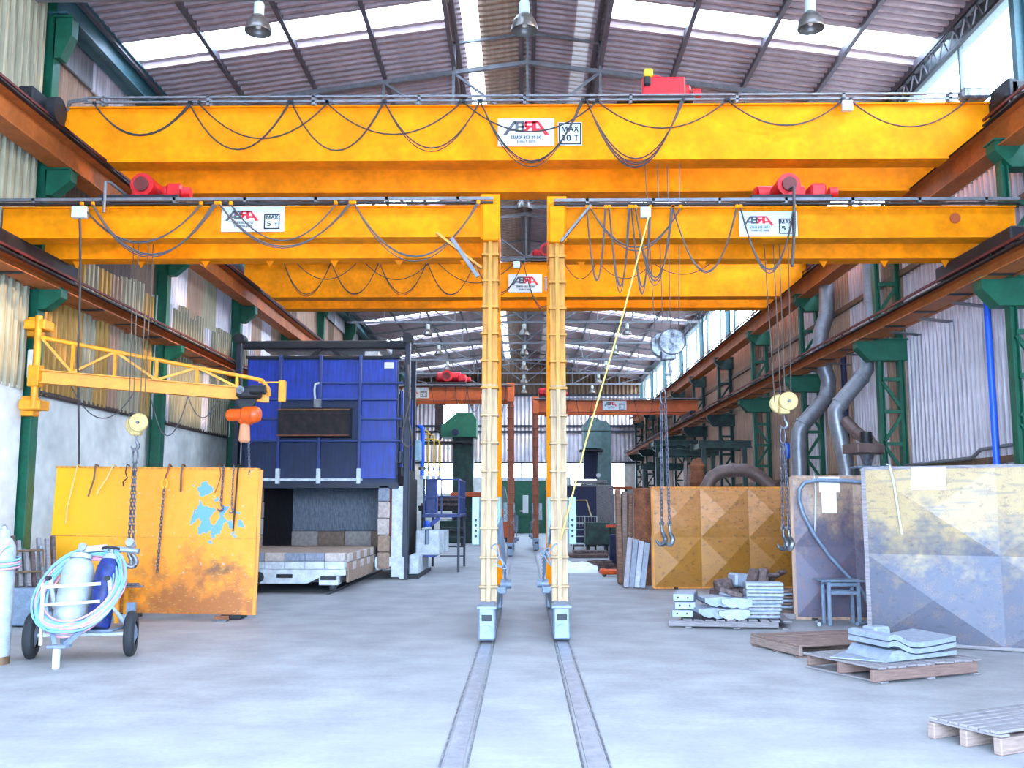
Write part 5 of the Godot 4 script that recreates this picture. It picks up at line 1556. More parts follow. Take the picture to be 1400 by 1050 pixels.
	build("valve", mb().lathe([Vector2(0.0, 0.75), Vector2(0.03, 0.76), Vector2(0.03, 0.84), Vector2(0.05, 0.85), Vector2(0.04, 0.88), Vector2(0, 0.88)], 12, cx), M.steel_bright, t)
	t = thing("gas_cylinder", "dark blue worn oxygen cylinder with a pale neck lying back in the cart", "gas cylinder", p(-4.52, 0.33, 10.6), "gas cylinders")
	cx = Transform3D(tilt, p(-4.5, 0.33, 10.45))
	build("shell", mb().lathe([Vector2(0, 0), Vector2(0.11, 0), Vector2(0.125, 0.03), Vector2(0.125, 0.58), Vector2(0.115, 0.66), Vector2(0.09, 0.73), Vector2(0.06, 0.76)], 26, cx), M.cyl_blue, t)
	build("neck", mb().lathe([Vector2(0.088, 0.735), Vector2(0.07, 0.77), Vector2(0.055, 0.8), Vector2(0, 0.81)], 24, cx), M.cyl_grey, t)
	build("valve", mb().lathe([Vector2(0, 0.8), Vector2(0.03, 0.81), Vector2(0.03, 0.88), Vector2(0, 0.9)], 12, cx), M.steel_bright, t)
	build("hand_wheel", mb().path([cx * Vector3(0.1, 0.85, 0), cx * Vector3(0.07, 0.85, 0.07), cx * Vector3(0, 0.85, 0.1), cx * Vector3(-0.07, 0.85, 0.07), cx * Vector3(-0.1, 0.85, 0), cx * Vector3(-0.07, 0.85, -0.07), cx * Vector3(0, 0.85, -0.1), cx * Vector3(0.07, 0.85, -0.07)], 0.014, 8, true), M.dark, t)
	build("regulator", mb().tube(cx * Vector3(-0.05, 0.87, 0.02), cx * Vector3(-0.32, 0.84, 0.02), 0.035, 12), M.box_grey, t)
	build("gauge", mb().tube(cx * Vector3(-0.3, 0.86, 0.02), cx * Vector3(-0.3, 0.86, 0.08), 0.045, 14), M.steel_bright, t)
	build("outlet", mb().tube(cx * Vector3(0.05, 0.86, 0), cx * Vector3(0.3, 0.83, 0), 0.03, 12), M.steel_bright, t)
	build("outlet_gauge", mb().tube(cx * Vector3(0.2, 0.92, 0), cx * Vector3(0.2, 0.92, 0.06), 0.045, 14), M.steel_bright, t)
	# coiled twin hoses round the cart
	for hue in 2:
		t = thing("gas_hose", "%s gas hose wound in loops round the cart" % ["pale red", "pale blue"][hue], "hose", p(-4.7, 0.3, 10.3), "hoses on the gas cart")
		for k in 11:
			var pts := []
			var rx := 0.335 + 0.012 * ((k * 7 + hue * 3) % 11)
			var ry := 0.36 + rng.randf_range(-0.05, 0.06)
			var cy := 0.72 + rng.randf_range(-0.03, 0.04)
			var tw := rng.randf_range(-0.15, 0.15)
			var wob := rng.randf_range(-0.05, 0.03)
			for i in 28:
				var an := TAU * i / 28
				# the loops hang over the posts: low in front, high behind
				var yy := cy + sin(an + tw) * ry
				pts.append(p(-4.69 + cos(an) * rx, yy, 10.08 + 0.36 * (sin(an + tw) + 1.0) + wob))
			build("hose_loop", mb().path(pts, 0.012, 6, true), M.hose_red if hue == 0 else M.hose_blue, t)
	# tall cylinder at the left edge
	t = thing("gas_cylinder", "tall pale grey cylinder standing on the floor left of the cart", "gas cylinder", p(-5.43, 0, 10.2), "gas cylinders")
	cx = Transform3D(Basis(), p(-5.42, 0, 10.2))
	build("shell", mb().lathe([Vector2(0, 0.06), Vector2(0.12, 0.06), Vector2(0.125, 0.1), Vector2(0.125, 1.12), Vector2(0.115, 1.2), Vector2(0.08, 1.27), Vector2(0.04, 1.3), Vector2(0, 1.3)], 30, cx), M.cyl_grey, t)
	build("foot_ring", mb().lathe([Vector2(0.1, 0), Vector2(0.128, 0), Vector2(0.128, 0.08), Vector2(0.1, 0.08)], 28, cx), M.wall_brown, t)
	build("valve", mb().lathe([Vector2(0, 1.3), Vector2(0.035, 1.3), Vector2(0.03, 1.4), Vector2(0, 1.42)], 12, cx), M.steel_bright, t)
	build("cap", mb().lathe([Vector2(0.045, 1.27), Vector2(0.06, 1.28), Vector2(0.06, 1.36), Vector2(0.045, 1.37)], 18, cx), M.cyl_grey, t)
	for hue in 2:
		t = thing("gas_hose", "%s gas hose draped over the tall cylinder" % ["pink", "light blue"][hue], "hose", p(-5.4, 0.9, 10.1), "hoses on the tall cylinder")
		for k in 2:
			var pts := []
			for i in 20:
				var an := TAU * i / 20
				pts.append(p(-5.41 + cos(an) * 0.155, 0.98 + 0.05 * k + 0.03 * hue + sin(an) * 0.02, 10.2 + sin(an) * 0.15))
			build("hose_loop", mb().path(pts, 0.012, 6, true), M.hose_red if hue == 0 else M.hose_blue, t)
		build("hose_tail", mb().path([p(-5.28, 1.25 - 0.04 * hue, 10.07), p(-5.33, 1.18, 10.04), p(-5.42, 1.05 + 0.05 * hue, 10.04), p(-5.5, 0.98, 10.06), p(-5.56, 1.2, 10.1)], 0.012, 6), M.hose_red if hue == 0 else M.hose_blue, t)

# ---------------------------------------------------------------- right side

func screen_texture(seed_: int, top: Color, low: Color, fleck: Color, mid: float, rough: float, blot: float) -> ImageTexture:
	var a := noise(seed_, 0.008, 4)
	var b := noise(seed_ + 1, 0.05, 3)
	var c := noise(seed_ + 2, 0.35, 2)
	var e := noise(seed_ + 3, 0.012, 3)
	return picture(512, 384, func(x, y):
		var v: float = y / 384.0
		var k := clampf((v - mid) * 3.0 + 0.5 + 0.8 * a.get_noise_2d(x, y) + 0.3 * b.get_noise_2d(x, y), 0, 1)
		var col := top.lerp(low, k)
		# horizontal scuffs and rust flecks
		var s := e.get_noise_2d(x * 0.6, y * 5.0)
		if s > 0.2 and v < 0.6:
			col = col.lerp(low, 0.35 * clampf((s - 0.2) * 3.0, 0, 1))
		var fl := c.get_noise_2d(x, y) + 0.8 * b.get_noise_2d(x * 0.5 + 900, y * 0.5)
		if fl > 0.5 - rough:
			col = col.lerp(fleck, 0.55)
		var d := b.get_noise_2d(x * 0.7 + 300, y * 1.1 + 90)
		if blot > 0.0 and d > 0.35:
			col = col.lerp(Color(0.2, 0.17, 0.16), blot * clampf((d - 0.35) * 4.0, 0, 1))
		return col)

func cross_panel(label: String, a: Vector3, b: Vector3, h: float, nx: int, ny: int, tex: Texture2D, edge: Material, lift := 0.085) -> Node3D:
	# upright screen of cross-broken plates: every plate is a shallow four-sided pyramid
	var t := thing("screen_panel", label, "panel", (a + b) * 0.5)
	var m := StandardMaterial3D.new()
	m.albedo_texture = tex
	m.roughness = 0.5
	m.metallic = 0.12
	var w := (b - a)
	var nr := Vector3.UP.cross(w).normalized() * -1.0
	if nr.z < 0:
		nr = -nr
	for i in nx:
		for j in ny:
			var q := mb()
			var u0 := float(i) / nx
			var u1 := float(i + 1) / nx
			var v0 := float(j) / ny
			var v1 := float(j + 1) / ny
			var c := [a + w * u0 + Vector3(0, h * v0, 0), a + w * u1 + Vector3(0, h * v0, 0), a + w * u1 + Vector3(0, h * v1, 0), a + w * u0 + Vector3(0, h * v1, 0)]
			var uv := [Vector2(u0, 1 - v0), Vector2(u1, 1 - v0), Vector2(u1, 1 - v1), Vector2(u0, 1 - v1)]
			var mid: Vector3 = (c[0] + c[2]) * 0.5 + nr * lift
			var mu: Vector2 = (uv[0] + uv[2]) * 0.5
			for k in 4:
				var k2 := (k + 1) % 4
				var at := q.v.size()
				q.tri(c[k], c[k2], mid, nr)
				for r in 3:
					var vv := q.v[at + r]
					q.t[at + r] = uv[k] if vv == c[k] else (uv[k2] if vv == c[k2] else mu)
			q.quad(c[0] - nr * 0.035, c[1] - nr * 0.035, c[2] - nr * 0.035, c[3] - nr * 0.035, -nr)
			build("pressed_plate", q, m, t)
	for y in [0.0, h]:
		build("edge_bar", mb().bar(a + Vector3(0, y, 0) - nr * 0.015, b + Vector3(0, y, 0) - nr * 0.015, 0.05, 0.035), edge, t)
	for q in [a, b]:
		build("edge_bar", mb().bar(q - nr * 0.015, q + Vector3(0, h, 0) - nr * 0.015, 0.05, 0.04, nr), edge, t)
	for f in [0.15, 0.85]:
		build("foot", mb().cbox(a.lerp(b, f) - nr * 0.2 + Vector3(0, -0.005, 0), Vector3(0.08, 0.03, 0.5), 0.005, Basis(Vector3.UP, atan2(nr.x, nr.z))), M.dark, t)
		build("stay", mb().bar(a.lerp(b, f) - nr * 0.42, a.lerp(b, f) + Vector3(0, h * 0.6, 0) - nr * 0.03, 0.04, 0.04), M.dark, t)
	return t

func pallet(label: String, o: Vector3, e1: Vector3, e2: Vector3, h: float, boards: int, mat: Material, rim: Material, turned := false) -> Node3D:
	# deck boards run along e2, one after the other along e1; bearers run along e1
	var t := thing("pallet", label, "pallet", o + (e1 + e2) * 0.5)
	var n1 := e1.normalized()
	var n2 := e2.normalized()
	var b := Basis(n1, Vector3.UP, n1.cross(Vector3.UP))
	var l1 := e1.length()
	var l2 := e2.length()
	for k in boards:
		var c := o + e1 * ((k + 0.5) / boards) + e2 * 0.5 + Vector3(0, h - 0.011 + rng.randf_range(-0.003, 0.003), 0)
		build("deck_board", mb().cbox(c, Vector3(l1 / boards * 0.8, 0.02, l2 + rng.randf_range(-0.015, 0.015)), 0.004, b.rotated(Vector3.UP, rng.randf_range(-0.012, 0.012))), mat, t)
	if turned:
		for f in [0.04, 0.5, 0.96]:
			build("bearer", mb().cbox(o + e1 * f + e2 * 0.5 + Vector3(0, (h - 0.04) * 0.5, 0), Vector3(0.06, h - 0.042, l2), 0.006, b), rim, t)
		for f in [0.05, 0.5, 0.95]:
			build("lead_board", mb().cbox(o + e2 * f + e1 * 0.5 + Vector3(0, h - 0.03, 0), Vector3(l1, 0.018, 0.09), 0.004, b), mat, t)
		return t
	for f in [0.02, 0.5, 0.98]:
		build("bearer", mb().cbox(o + e2 * f + e1 * 0.5 + Vector3(0, (h - 0.022) * 0.5 + 0.01, 0), Vector3(l1, h - 0.045, 0.045), 0.006, b), rim, t)
	for f in [0.06, 0.5, 0.94]:
		build("base_board", mb().cbox(o + e1 * f + e2 * 0.5 + Vector3(0, 0.01, 0), Vector3(0.09, 0.018, l2), 0.004, b), mat, t)
	return t

func tray_duct(label: String, pts: Array, r: float, mat: Material, bands: Array) -> void:
	var t := thing("air_duct", label, "duct", pts[pts.size() - 1])
	build("pipe", mb().path(pts, r, 16), mat, t)
	for k in bands:
		var i: int = k
		var d: Vector3 = (pts[mini(i + 1, pts.size() - 1)] - pts[maxi(i - 1, 0)]).normalized()
		build("flange", mb().tube(pts[i] - d * 0.025, pts[i] + d * 0.025, r * 1.09, 18), mat, t)

func make_right_props() -> void:
	var tx1 := screen_texture(61, Color(0.62, 0.52, 0.36), Color(0.31, 0.31, 0.36), Color(0.50, 0.38, 0.30), 0.42, 0.05, 0.25)
	var tx2 := screen_texture(71, Color(0.62, 0.50, 0.40), Color(0.33, 0.30, 0.36), Color(0.48, 0.32, 0.30), 0.30, 0.18, 0.3)
	var tx3 := screen_texture(81, Color(0.74, 0.50, 0.28), Color(0.64, 0.42, 0.12), Color(0.50, 0.36, 0.22), 0.45, 0.06, 0.35)
	cross_panel("wide yellow and grey screen panel nearest the camera on the right, one notice on it", p(4.09, 0.03, 11.82), p(6.65, 0.03, 10.55), 2.03, 2, 2, tx1, M.wood_grey)
	cross_panel("purple-grey rust-flecked screen panel with two notices behind the steel stool", p(3.87, 0.03, 14.2), p(5.6, 0.03, 14.1), 2.0, 2, 2, tx2, M.wall_tan, 0.05)
	cross_panel("wide ochre rusty screen panel behind the pallet of castings", p(2.54, 0.03, 19.4), p(5.42, 0.03, 19.6), 1.95, 3, 2, tx3, M.crane_worn)
	var t := thing("steel_plate", "upright red-brown steel plate between the planks and the ochre panel", "plate", p(2.36, 0, 20.2))
	build("plate", mb().cbox(p(2.42, 1.0, 20.2), Vector3(0.36, 1.98, 0.05), 0.006), M.rust, t)
	build("edge_lip", mb().cbox(p(2.245, 1.0, 20.17), Vector3(0.025, 1.98, 0.08), 0.004), M.wood_rust, t)
	for k in 3:
		var pl := mb().cbox(p(2.0 + k * 0.11, 0.99 - 0.02 * k, 20.75 - 0.06 * k), Vector3(0.1, 1.96 - 0.05 * k, 0.3), 0.012, Basis(Vector3(0, 0, 1), 0.012 - 0.02 * k))
		solo("wooden_plank", pl, [M.ply, M.wood, M.ply][k], "tall brown wooden plank standing left of the ochre panel, %s of three" % ["left", "middle", "right"][k], "plank", "planks standing by the ochre panel")
	for k in 4:
		var x := 2.08 + k * 0.1
		solo("leaning_channel", mb().beam(p(x - 0.06, 0.03, 19.62 - k * 0.06), p(x + 0.08, 0.98 - 0.03 * k, 20.02 - k * 0.12), 0.1, 0.07, 0.012, 0.01, Vector3.RIGHT), M.steel_bright if k % 2 == 0 else M.casting, "steel channel leaning on the planks, %s from the left" % ["first", "second", "third", "fourth"][k], "steel channel", "steel channels leaning on the planks")

	# notices, rods and hose on the panels
	solo("notice", mb().box(p(4.4, 1.92, 14.14), Vector3(0.29, 0.22, 0.004)), M.paper, "white blank notice at the top of the purple-grey panel", "notice")
	solo("notice", mb().box(p(4.38, 1.66, 14.112), Vector3(0.21, 0.3, 0.004)), M.paper, "narrow white blank notice taped below another on the purple-grey panel", "notice")
	solo("notice", mb().box(p(4.72, 1.93, 11.45), Vector3(0.37, 0.26, 0.004), Basis(Vector3.UP, -atan2(1.27, 2.56))), M.paper, "white blank sheet taped to the top of the near yellow and grey panel", "notice")
	solo("hung_rod", mb().path([p(4.32, 2.1, 11.66), p(4.33, 2.09, 11.6), p(4.36, 1.9, 11.58), p(4.42, 1.28, 11.56)], 0.012, 8), M.box_grey, "thin pale rod hooked over the near yellow and grey panel", "rod")
	solo("hung_rod", mb().path([p(4.17, 2.06, 14.16), p(4.17, 2.06, 14.08), p(4.18, 1.85, 14.07), p(4.14, 1.2, 14.06), p(4.16, 1.13, 14.06), p(4.2, 1.16, 14.06)], 0.009, 8), M.box_grey, "thin hooked wire hanging on the purple-grey panel", "rod")
	solo("hung_rod", mb().path([p(5.02, 2.06, 14.16), p(5.02, 2.06, 14.05), p(5.02, 1.9, 14.05)], 0.012, 8), M.box_grey, "short pale hook over the purple-grey panel holding up the thick hose", "rod")
	var hz := 14.03
	solo("welding_hose", mb().path([p(5.0, 1.94, hz), p(4.62, 1.97, hz), p(4.2, 1.98, hz), p(4.02, 1.95, hz), p(3.94, 1.85, hz), p(3.93, 1.7, hz), p(3.98, 1.5, hz), p(4.12, 1.22, hz), p(4.32, 0.92, hz), p(4.55, 0.66, hz), p(4.74, 0.46, hz), p(4.85, 0.25, hz - 0.02), p(4.88, 0.05, hz - 0.06), p(4.8, 0.03, 13.75), p(4.5, 0.03, 13.5)], 0.028, 10), M.bogie, "thick blue-grey hose looped across the purple-grey panel down to the floor", "hose")

	# stool
	t = thing("steel_stool", "bare welded steel stool in front of the purple-grey panel", "stool", p(4.33, 0, 13.65))
	build("seat", mb().cbox(p(4.33, 0.6, 13.68), Vector3(0.58, 0.022, 0.42), 0.004), M.bogie, t)
	for q in [[4.15, 13.55], [4.55, 13.55], [4.15, 13.82], [4.55, 13.82]]:
		build("leg", mb().cbox(p(q[0], 0.295, q[1]), Vector3(0.05, 0.59, 0.05), 0.006), M.bogie, t)
	for y in [0.44, 0.55]:
		build("stretcher", mb().cbox(p(4.35, y, 13.55), Vector3(0.4, 0.05, 0.03), 0.005), M.bogie, t)
		build("stretcher", mb().cbox(p(4.35, y, 13.82), Vector3(0.4, 0.05, 0.03), 0.005), M.bogie, t)
	solo("floor_rod", mb().path([p(3.9, 0.06, 13.2), p(3.96, 0.05, 13.5), p(4.05, 0.03, 13.8)], 0.025, 8), M.casting, "short pipe end lying on the floor left of the stool", "pipe")

	# pallets
	pallet("worn pale pallet at the bottom right corner, empty", p(3.08, 0.0, 6.58), p(-0.26, 0, 6.98) - p(0, 0, 6.48), p(1.05, 0, 7.1) - p(0, 0, 6.56), 0.15, 7, M.wood_grey, M.wood, true)
	var pa := pallet("pallet carrying three bent steel plates in front of the near panel", p(3.16, 0.0, 9.12), p(1.2, 0, 0.55) - p(0, 0, 0), p(-0.31, 0, 0.98) - p(0, 0, 0), 0.15, 11, M.wood_grey, M.wood_rust)
	pallet("wide empty slatted pallet on the floor in front of the stool", p(2.93, 0.0, 10.68), p(-0.3, 0, 0.98) - p(0, 0, 0), p(1.3, 0, 0.35) - p(0, 0, 0), 0.14, 12, M.wood_rust, M.wood)
	pallet("long low pallet under the stacked castings", p(1.92, 0.0, 13.32), p(1.42, 0, -0.2) - p(0, 0, 0), p(0.52, 0, 1.05) - p(0, 0, 0), 0.12, 10, M.wood_grey, M.wood_grey)
	# bent plates
	var dir := p(1.2, 0, 0.55).normalized()
	var dep := p(-0.31, 0, 0.98).normalized()
	for k in 3:
		var prof := [Vector2(0.0, 0.075), Vector2(0.06, 0.088), Vector2(0.12, 0.078), Vector2(0.19, 0.042), Vector2(0.27, 0.01), Vector2(0.36, 0.0), Vector2(0.55, 0.005), Vector2(0.86, 0.035)]
		var poly := PackedVector2Array()
		for q in prof:
			poly.append(q)
		for i in range(prof.size() - 1, -1, -1):
			poly.append(prof[i] + Vector2(0.01, 0.045))
		if k == 0:
			poly = PackedVector2Array([Vector2(-0.05, 0.0), Vector2(0.86, 0.02), Vector2(0.87, 0.06), Vector2(0.36, 0.045), Vector2(0.27, 0.06), Vector2(0.15, 0.1), Vector2(0.05, 0.1)])
		var at := p(3.42 - 0.0 * k, 0.155 + k * 0.058, 9.42) + dep * 0.3
		solo("bent_plate", mb().prism(poly, 0.62, Transform3D(Basis(dir, Vector3.UP, -dep), at)), M.casting, "thick bent steel plate on the near pallet, %s of the stack of three" % ["bottom", "middle", "top"][k], "steel plate", "bent plates on the pallet")
	solo("plate_offcut", mb().cbox(p(3.52, 0.37, 10.0), Vector3(0.2, 0.1, 0.2), 0.02, Basis(Vector3.UP, 0.4)), M.casting, "small square steel offcut lying on top of the bent plates", "offcut")
	solo("flat_sheet", mb().cbox(p(3.3, 0.16, 9.75), Vector3(0.5, 0.012, 0.5), 0.003, Basis(Vector3.UP, -0.6)), M.casting, "thin flat steel sheet lying under the bent plates on the pallet", "steel sheet")

	# castings on the long pallet
	for k in 3:
		var x := 2.18 - (0.06 if k == 0 else 0.0)
		t = thing("steel_billet", "bored steel block with two holes at the left of the castings pallet, %s of three" % ["lowest", "middle", "top"][k], "steel block", p(x, 0.13 + k * 0.105, 13.6), "bored blocks")
		var bb := Basis(Vector3.UP, -0.12 - 0.06 * k)
		build("block", mb().cbox(p(x + 0.05, 0.18 + k * 0.105, 13.72), Vector3(0.28, 0.095, 0.75), 0.01, bb), M.casting, t)
		for e in [-0.07, 0.06]:
			var c := p(x + 0.05, 0.18 + k * 0.105, 13.72) + bb * Vector3(e, 0.0, 0.376)
			build("bore", mb().tube(c, c + bb * Vector3(0, 0, 0.003), 0.014, 12), M.black, t)
	for k in 5:
		var x: float = 3.17 + 0.02 * k - (0.02 if k == 4 else 0)
		var y := 0.125 + k * 0.094
		t = thing("cast_bar", "grooved cast bar in the right-hand pile on the castings pallet, %s" % ["lowest of five", "second from the bottom", "third from the bottom", "fourth from the bottom", "topmost of five"][k], "casting", p(x, y, 13.4), "grooved cast bars")
		var bb := Basis(Vector3.UP, rng.randf_range(-0.08, 0.08))
		build("bar", mb().cbox(p(x, y + 0.046, 13.42), Vector3(0.5, 0.09, 0.3), 0.012, bb), M.casting, t)
		build("groove", mb().cbox(p(x, y + 0.05, 13.265), Vector3(0.48, 0.012, 0.02), 0.003, bb), M.casting_rust, t)
	var wave := PackedVector2Array([Vector2(-0.2, 0.02), Vector2(-0.12, -0.03), Vector2(-0.05, -0.045), Vector2(0.0, -0.03), Vector2(0.05, -0.055), Vector2(0.12, -0.045), Vector2(0.2, -0.01), Vector2(0.2, 0.07), Vector2(0.0, 0.085), Vector2(-0.2, 0.07)])
	var wp := [[2.47, 0.19, 13.35, 0.15, "front left"], [2.78, 0.18, 13.25, -0.1, "front right"], [2.6, 0.32, 13.5, 0.1, "upper left"], [2.84, 0.31, 13.42, -0.05, "upper right"]]
	for q in wp:
		solo("wavy_casting", mb().prism(wave, 0.4, Transform3D(Basis(Vector3.UP, q[3]).rotated(Vector3(0, 0, 1), rng.randf_range(-0.05, 0.05)), p(q[0], q[1], q[2]))), M.casting, "wavy-edged casting in the middle of the castings pallet, %s" % q[4], "casting", "wavy castings")
	solo("rusty_bar", mb().cbox(p(2.8, 0.45, 13.5), Vector3(0.34, 0.07, 0.16), 0.012, Basis(Vector3(0, 0, 1), -0.3)), M.casting_rust, "tilted rust-red bar lying on the wavy castings", "bar")
	# second heap behind
	var heap := pallet("pallet with a heap of scrap against the ochre and grey panels", p(2.85, 0.0, 14.6), p(1.2, 0, -0.1) - p(0, 0, 0), p(0.1, 0, 0.9) - p(0, 0, 0), 0.14, 8, M.wood, M.wood_rust)
	for k in 6:
		solo("stacked_board", mb().cbox(p(3.72, 0.16 + k * 0.045, 14.75), Vector3(0.4, 0.035, 0.6), 0.006, Basis(Vector3.UP, rng.randf_range(-0.1, 0.1))), M.wood_rust if k % 2 else M.casting, "short board in the low stack beside the grey panel edge, %s" % ["lowest", "second from the floor", "third from the floor", "fourth from the floor", "second from the top", "topmost"][k], "board", "boards stacked beside the grey panel")
	var nm := ["rusty lump at the left end of the scrap heap", "blue-grey lump second from the left in the scrap heap", "slab leaning at the middle of the scrap heap", "slab leaning right of the middle of the scrap heap", "flat bar across the right of the scrap heap", "perforated bar on top at the right of the scrap heap", "dark block low in the scrap heap", "pale block at the left foot of the scrap heap"]
	var hp := [[2.95, 0.46, 14.7, 0.26, 0.16, 0.22, 0.2], [3.2, 0.52, 14.75, 0.28, 0.2, 0.24, -0.1], [3.36, 0.56, 14.6, 0.1, 0.3, 0.16, -0.5], [3.52, 0.56, 14.62, 0.1, 0.3, 0.16, -0.4], [3.66, 0.56, 14.7, 0.34, 0.05, 0.18, -0.35], [3.78, 0.6, 14.78, 0.3, 0.05, 0.16, -0.4], [3.1, 0.28, 14.8, 0.5, 0.26, 0.5, 0.0], [2.98, 0.3, 14.62, 0.2, 0.14, 0.3, 0.05]]
	for k in nm.size():
		var q: Array = hp[k]
		solo("scrap_piece", mb().cbox(p(q[0], q[1], q[2]), Vector3(q[3], q[4], q[5]), 0.03, Basis(Vector3(0, 0, 1), q[6]).rotated(Vector3.UP, k * 0.4)), M.casting if k in [1, 7] else M.casting_rust, nm[k], "scrap", "scrap heap")
	solo("scrap_block", mb().cbox(p(3.45, 0.27, 14.85), Vector3(0.75, 0.26, 0.55), 0.04), M.casting_rust, "broad rusty block at the bottom of the scrap heap", "scrap", "scrap heap")

	# extractor fan, ducts and pipes along the wall
	t = thing("extractor_fan", "flat brown-grey extractor fan with a finned motor above the panels", "fan", p(5.77, 0, 16.5))
	build("casing", mb().lathe([Vector2(0, 0), Vector2(0.27, 0), Vector2(0.295, 0.02), Vector2(0.295, 0.15), Vector2(0.27, 0.17), Vector2(0, 0.17)], 30, Transform3D(Basis(), p(5.78, 2.48, 16.5))), M.duct_brown, t)
	build("outlet", mb().cbox(p(5.55, 2.565, 16.3), Vector3(0.24, 0.16, 0.5), 0.01, Basis(Vector3.UP, 0.2)), M.duct_brown, t)
	build("motor", mb().tube(p(5.79, 2.65, 16.5), p(5.79, 2.86, 16.5), 0.09, 18), M.dark, t)
	for k in 6:
		build("motor_fin", mb().tube(p(5.79, 2.68 + k * 0.03, 16.5), p(5.79, 2.692 + k * 0.03, 16.5), 0.105, 18), M.dark, t)
	build("inlet_cone", mb().lathe([Vector2(0.06, 0), Vector2(0.09, 0.1), Vector2(0.13, 0.2)], 20, Transform3D(Basis(), p(5.79, 2.28, 16.5))), M.steel, t)
	build("stand_top", mb().cbox(p(5.85, 2.26, 16.5), Vector3(0.6, 0.04, 0.4), 0.008), M.bogie, t)
	for x in [5.6, 6.1]:
		build("stand_leg", mb().bar(p(x, 0, 16.5), p(x, 2.25, 16.5), 0.06, 0.06), M.dark, t)
	tray_duct("grey sheet metal duct bending down beside the extractor fan", [p(6.86, 6.5, 18.9), p(6.86, 5.6, 18.9), p(6.85, 5.0, 18.8), p(6.7, 4.7, 18.6), p(6.56, 4.5, 18.5), p(6.55, 4.22, 18.5), p(6.45, 4.05, 18.5), p(6.02, 3.55, 18.5), p(5.93, 3.4, 18.5), p(5.95, 3.2, 18.5), p(6.06, 2.6, 18.5), p(6.1, 2.3, 18.5), p(6.1, 0.05, 18.5)], 0.15, M.duct, [1, 4, 6, 7, 9, 11])
	tray_duct("brown branch duct running from the grey duct to the fan", [p(6.05, 3.2, 18.3), p(6.15, 2.95, 18.0), p(6.2, 2.8, 17.6), p(6.1, 2.62, 17.0), p(5.95, 2.58, 16.75)], 0.11, M.duct_brown, [1, 2, 3])
	tray_duct("long pale duct on the right wall, second from the camera, bending above the panels", [p(6.85, 6.6, 21.6), p(6.82, 5.9, 21.6), p(6.68, 5.5, 21.6), p(6.62, 5.0, 21.6), p(6.8, 4.4, 21.6), p(6.75, 4.05, 21.6), p(6.55, 3.8, 21.6), p(6.2, 3.42, 21.6), p(6.1, 3.25, 21.6), p(6.08, 2.9, 21.6), p(6.08, 0.05, 21.6)], 0.17, M.duct, [1, 3, 5, 7, 9])
	tray_duct("brown arched pipe behind the ochre panel", [p(6.0, 0.05, 22.0), p(5.95, 1.5, 22.0), p(5.55, 2.05, 22.0), p(5.2, 2.34, 22.0), p(5.0, 2.42, 22.0), p(4.7, 2.42, 22.0), p(4.42, 2.38, 22.0), p(4.22, 2.25, 22.0), p(4.08, 2.0, 22.0), p(3.98, 1.4, 22.0), p(3.98, 0.05, 22.0)], 0.15, M.duct_brown, [2, 5])
	solo("blue_pipe", mb().tube(p(6.92, 0, 14.35), p(6.92, 4.85, 14.35), 0.05, 14), M.blue_pipe, "bright blue vertical pipe on the pale ribbed wall at the far right", "pipe", "blue pipes on the right wall")
	solo("blue_pipe", mb().tube(p(6.95, 0, 21.0), p(6.95, 4.85, 21.0), 0.06, 14), M.navy, "dark blue vertical pipe on the wall between the two ducts", "pipe", "blue pipes on the right wall")
	solo("wall_conduit", mb().path([p(7.05, 2.5, 13.4), p(7.02, 2.48, 14.6), p(7.0, 2.47, 15.0), p(7.0, 2.36, 15.3), p(7.0, 2.35, 18.0)], 0.03, 8), M.grey, "grey conduit running low along the ribbed wall above the near panel", "conduit")
	t = thing("air_filter", "small blue filter bottle on a post beside the hanging chain", "filter", p(5.66, 0, 21.0))
	build("bottle", mb().lathe([Vector2(0, 0), Vector2(0.05, 0.01), Vector2(0.065, 0.05), Vector2(0.065, 0.3), Vector2(0.05, 0.34), Vector2(0, 0.35)], 18, Transform3D(Basis(), p(5.66, 2.62, 21.0))), M.blue_bright, t)
	build("post", mb().bar(p(5.7, 0, 21.1), p(5.7, 3.0, 21.1), 0.04, 0.04), M.dark, t)
	build("bracket", mb().bar(p(5.66, 2.98, 21.0), p(5.7, 2.98, 21.1), 0.03, 0.03), M.dark, t)
	# green beams stored on a frame deep on the right
	for q in [[4.85, 6.3, 3.32, 27.0, "highest and nearest"], [4.3, 6.1, 3.3, 30.5, "second"], [4.4, 5.9, 3.75, 33.0, "third"], [4.2, 6.3, 3.05, 35.0, "farthest and lowest"]]:
		t = thing("storage_frame", "dark green steel frame on posts deep along the right wall, %s" % q[4], "frame", p(5.4, 0, q[3]), "green frames along the right wall")
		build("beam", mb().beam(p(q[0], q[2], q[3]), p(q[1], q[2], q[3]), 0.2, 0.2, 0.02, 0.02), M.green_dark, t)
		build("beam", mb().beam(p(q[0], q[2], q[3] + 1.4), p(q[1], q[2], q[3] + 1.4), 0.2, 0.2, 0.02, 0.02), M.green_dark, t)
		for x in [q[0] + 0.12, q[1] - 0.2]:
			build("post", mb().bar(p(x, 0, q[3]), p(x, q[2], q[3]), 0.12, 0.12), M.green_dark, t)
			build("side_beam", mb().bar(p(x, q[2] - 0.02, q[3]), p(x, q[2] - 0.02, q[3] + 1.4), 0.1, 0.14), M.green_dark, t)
	t = thing("stored_timber", "pair of pale timbers standing behind the ochre panel by the green frames", "timber", p(4.0, 0, 24.5))
	build("timber", mb().bar(p(3.95, 0, 24.5), p(4.1, 2.75, 24.8), 0.1, 0.06), M.wood, t)
	build("timber", mb().bar(p(4.15, 0, 24.5), p(4.2, 2.65, 24.8), 0.1, 0.06), M.wood, t)
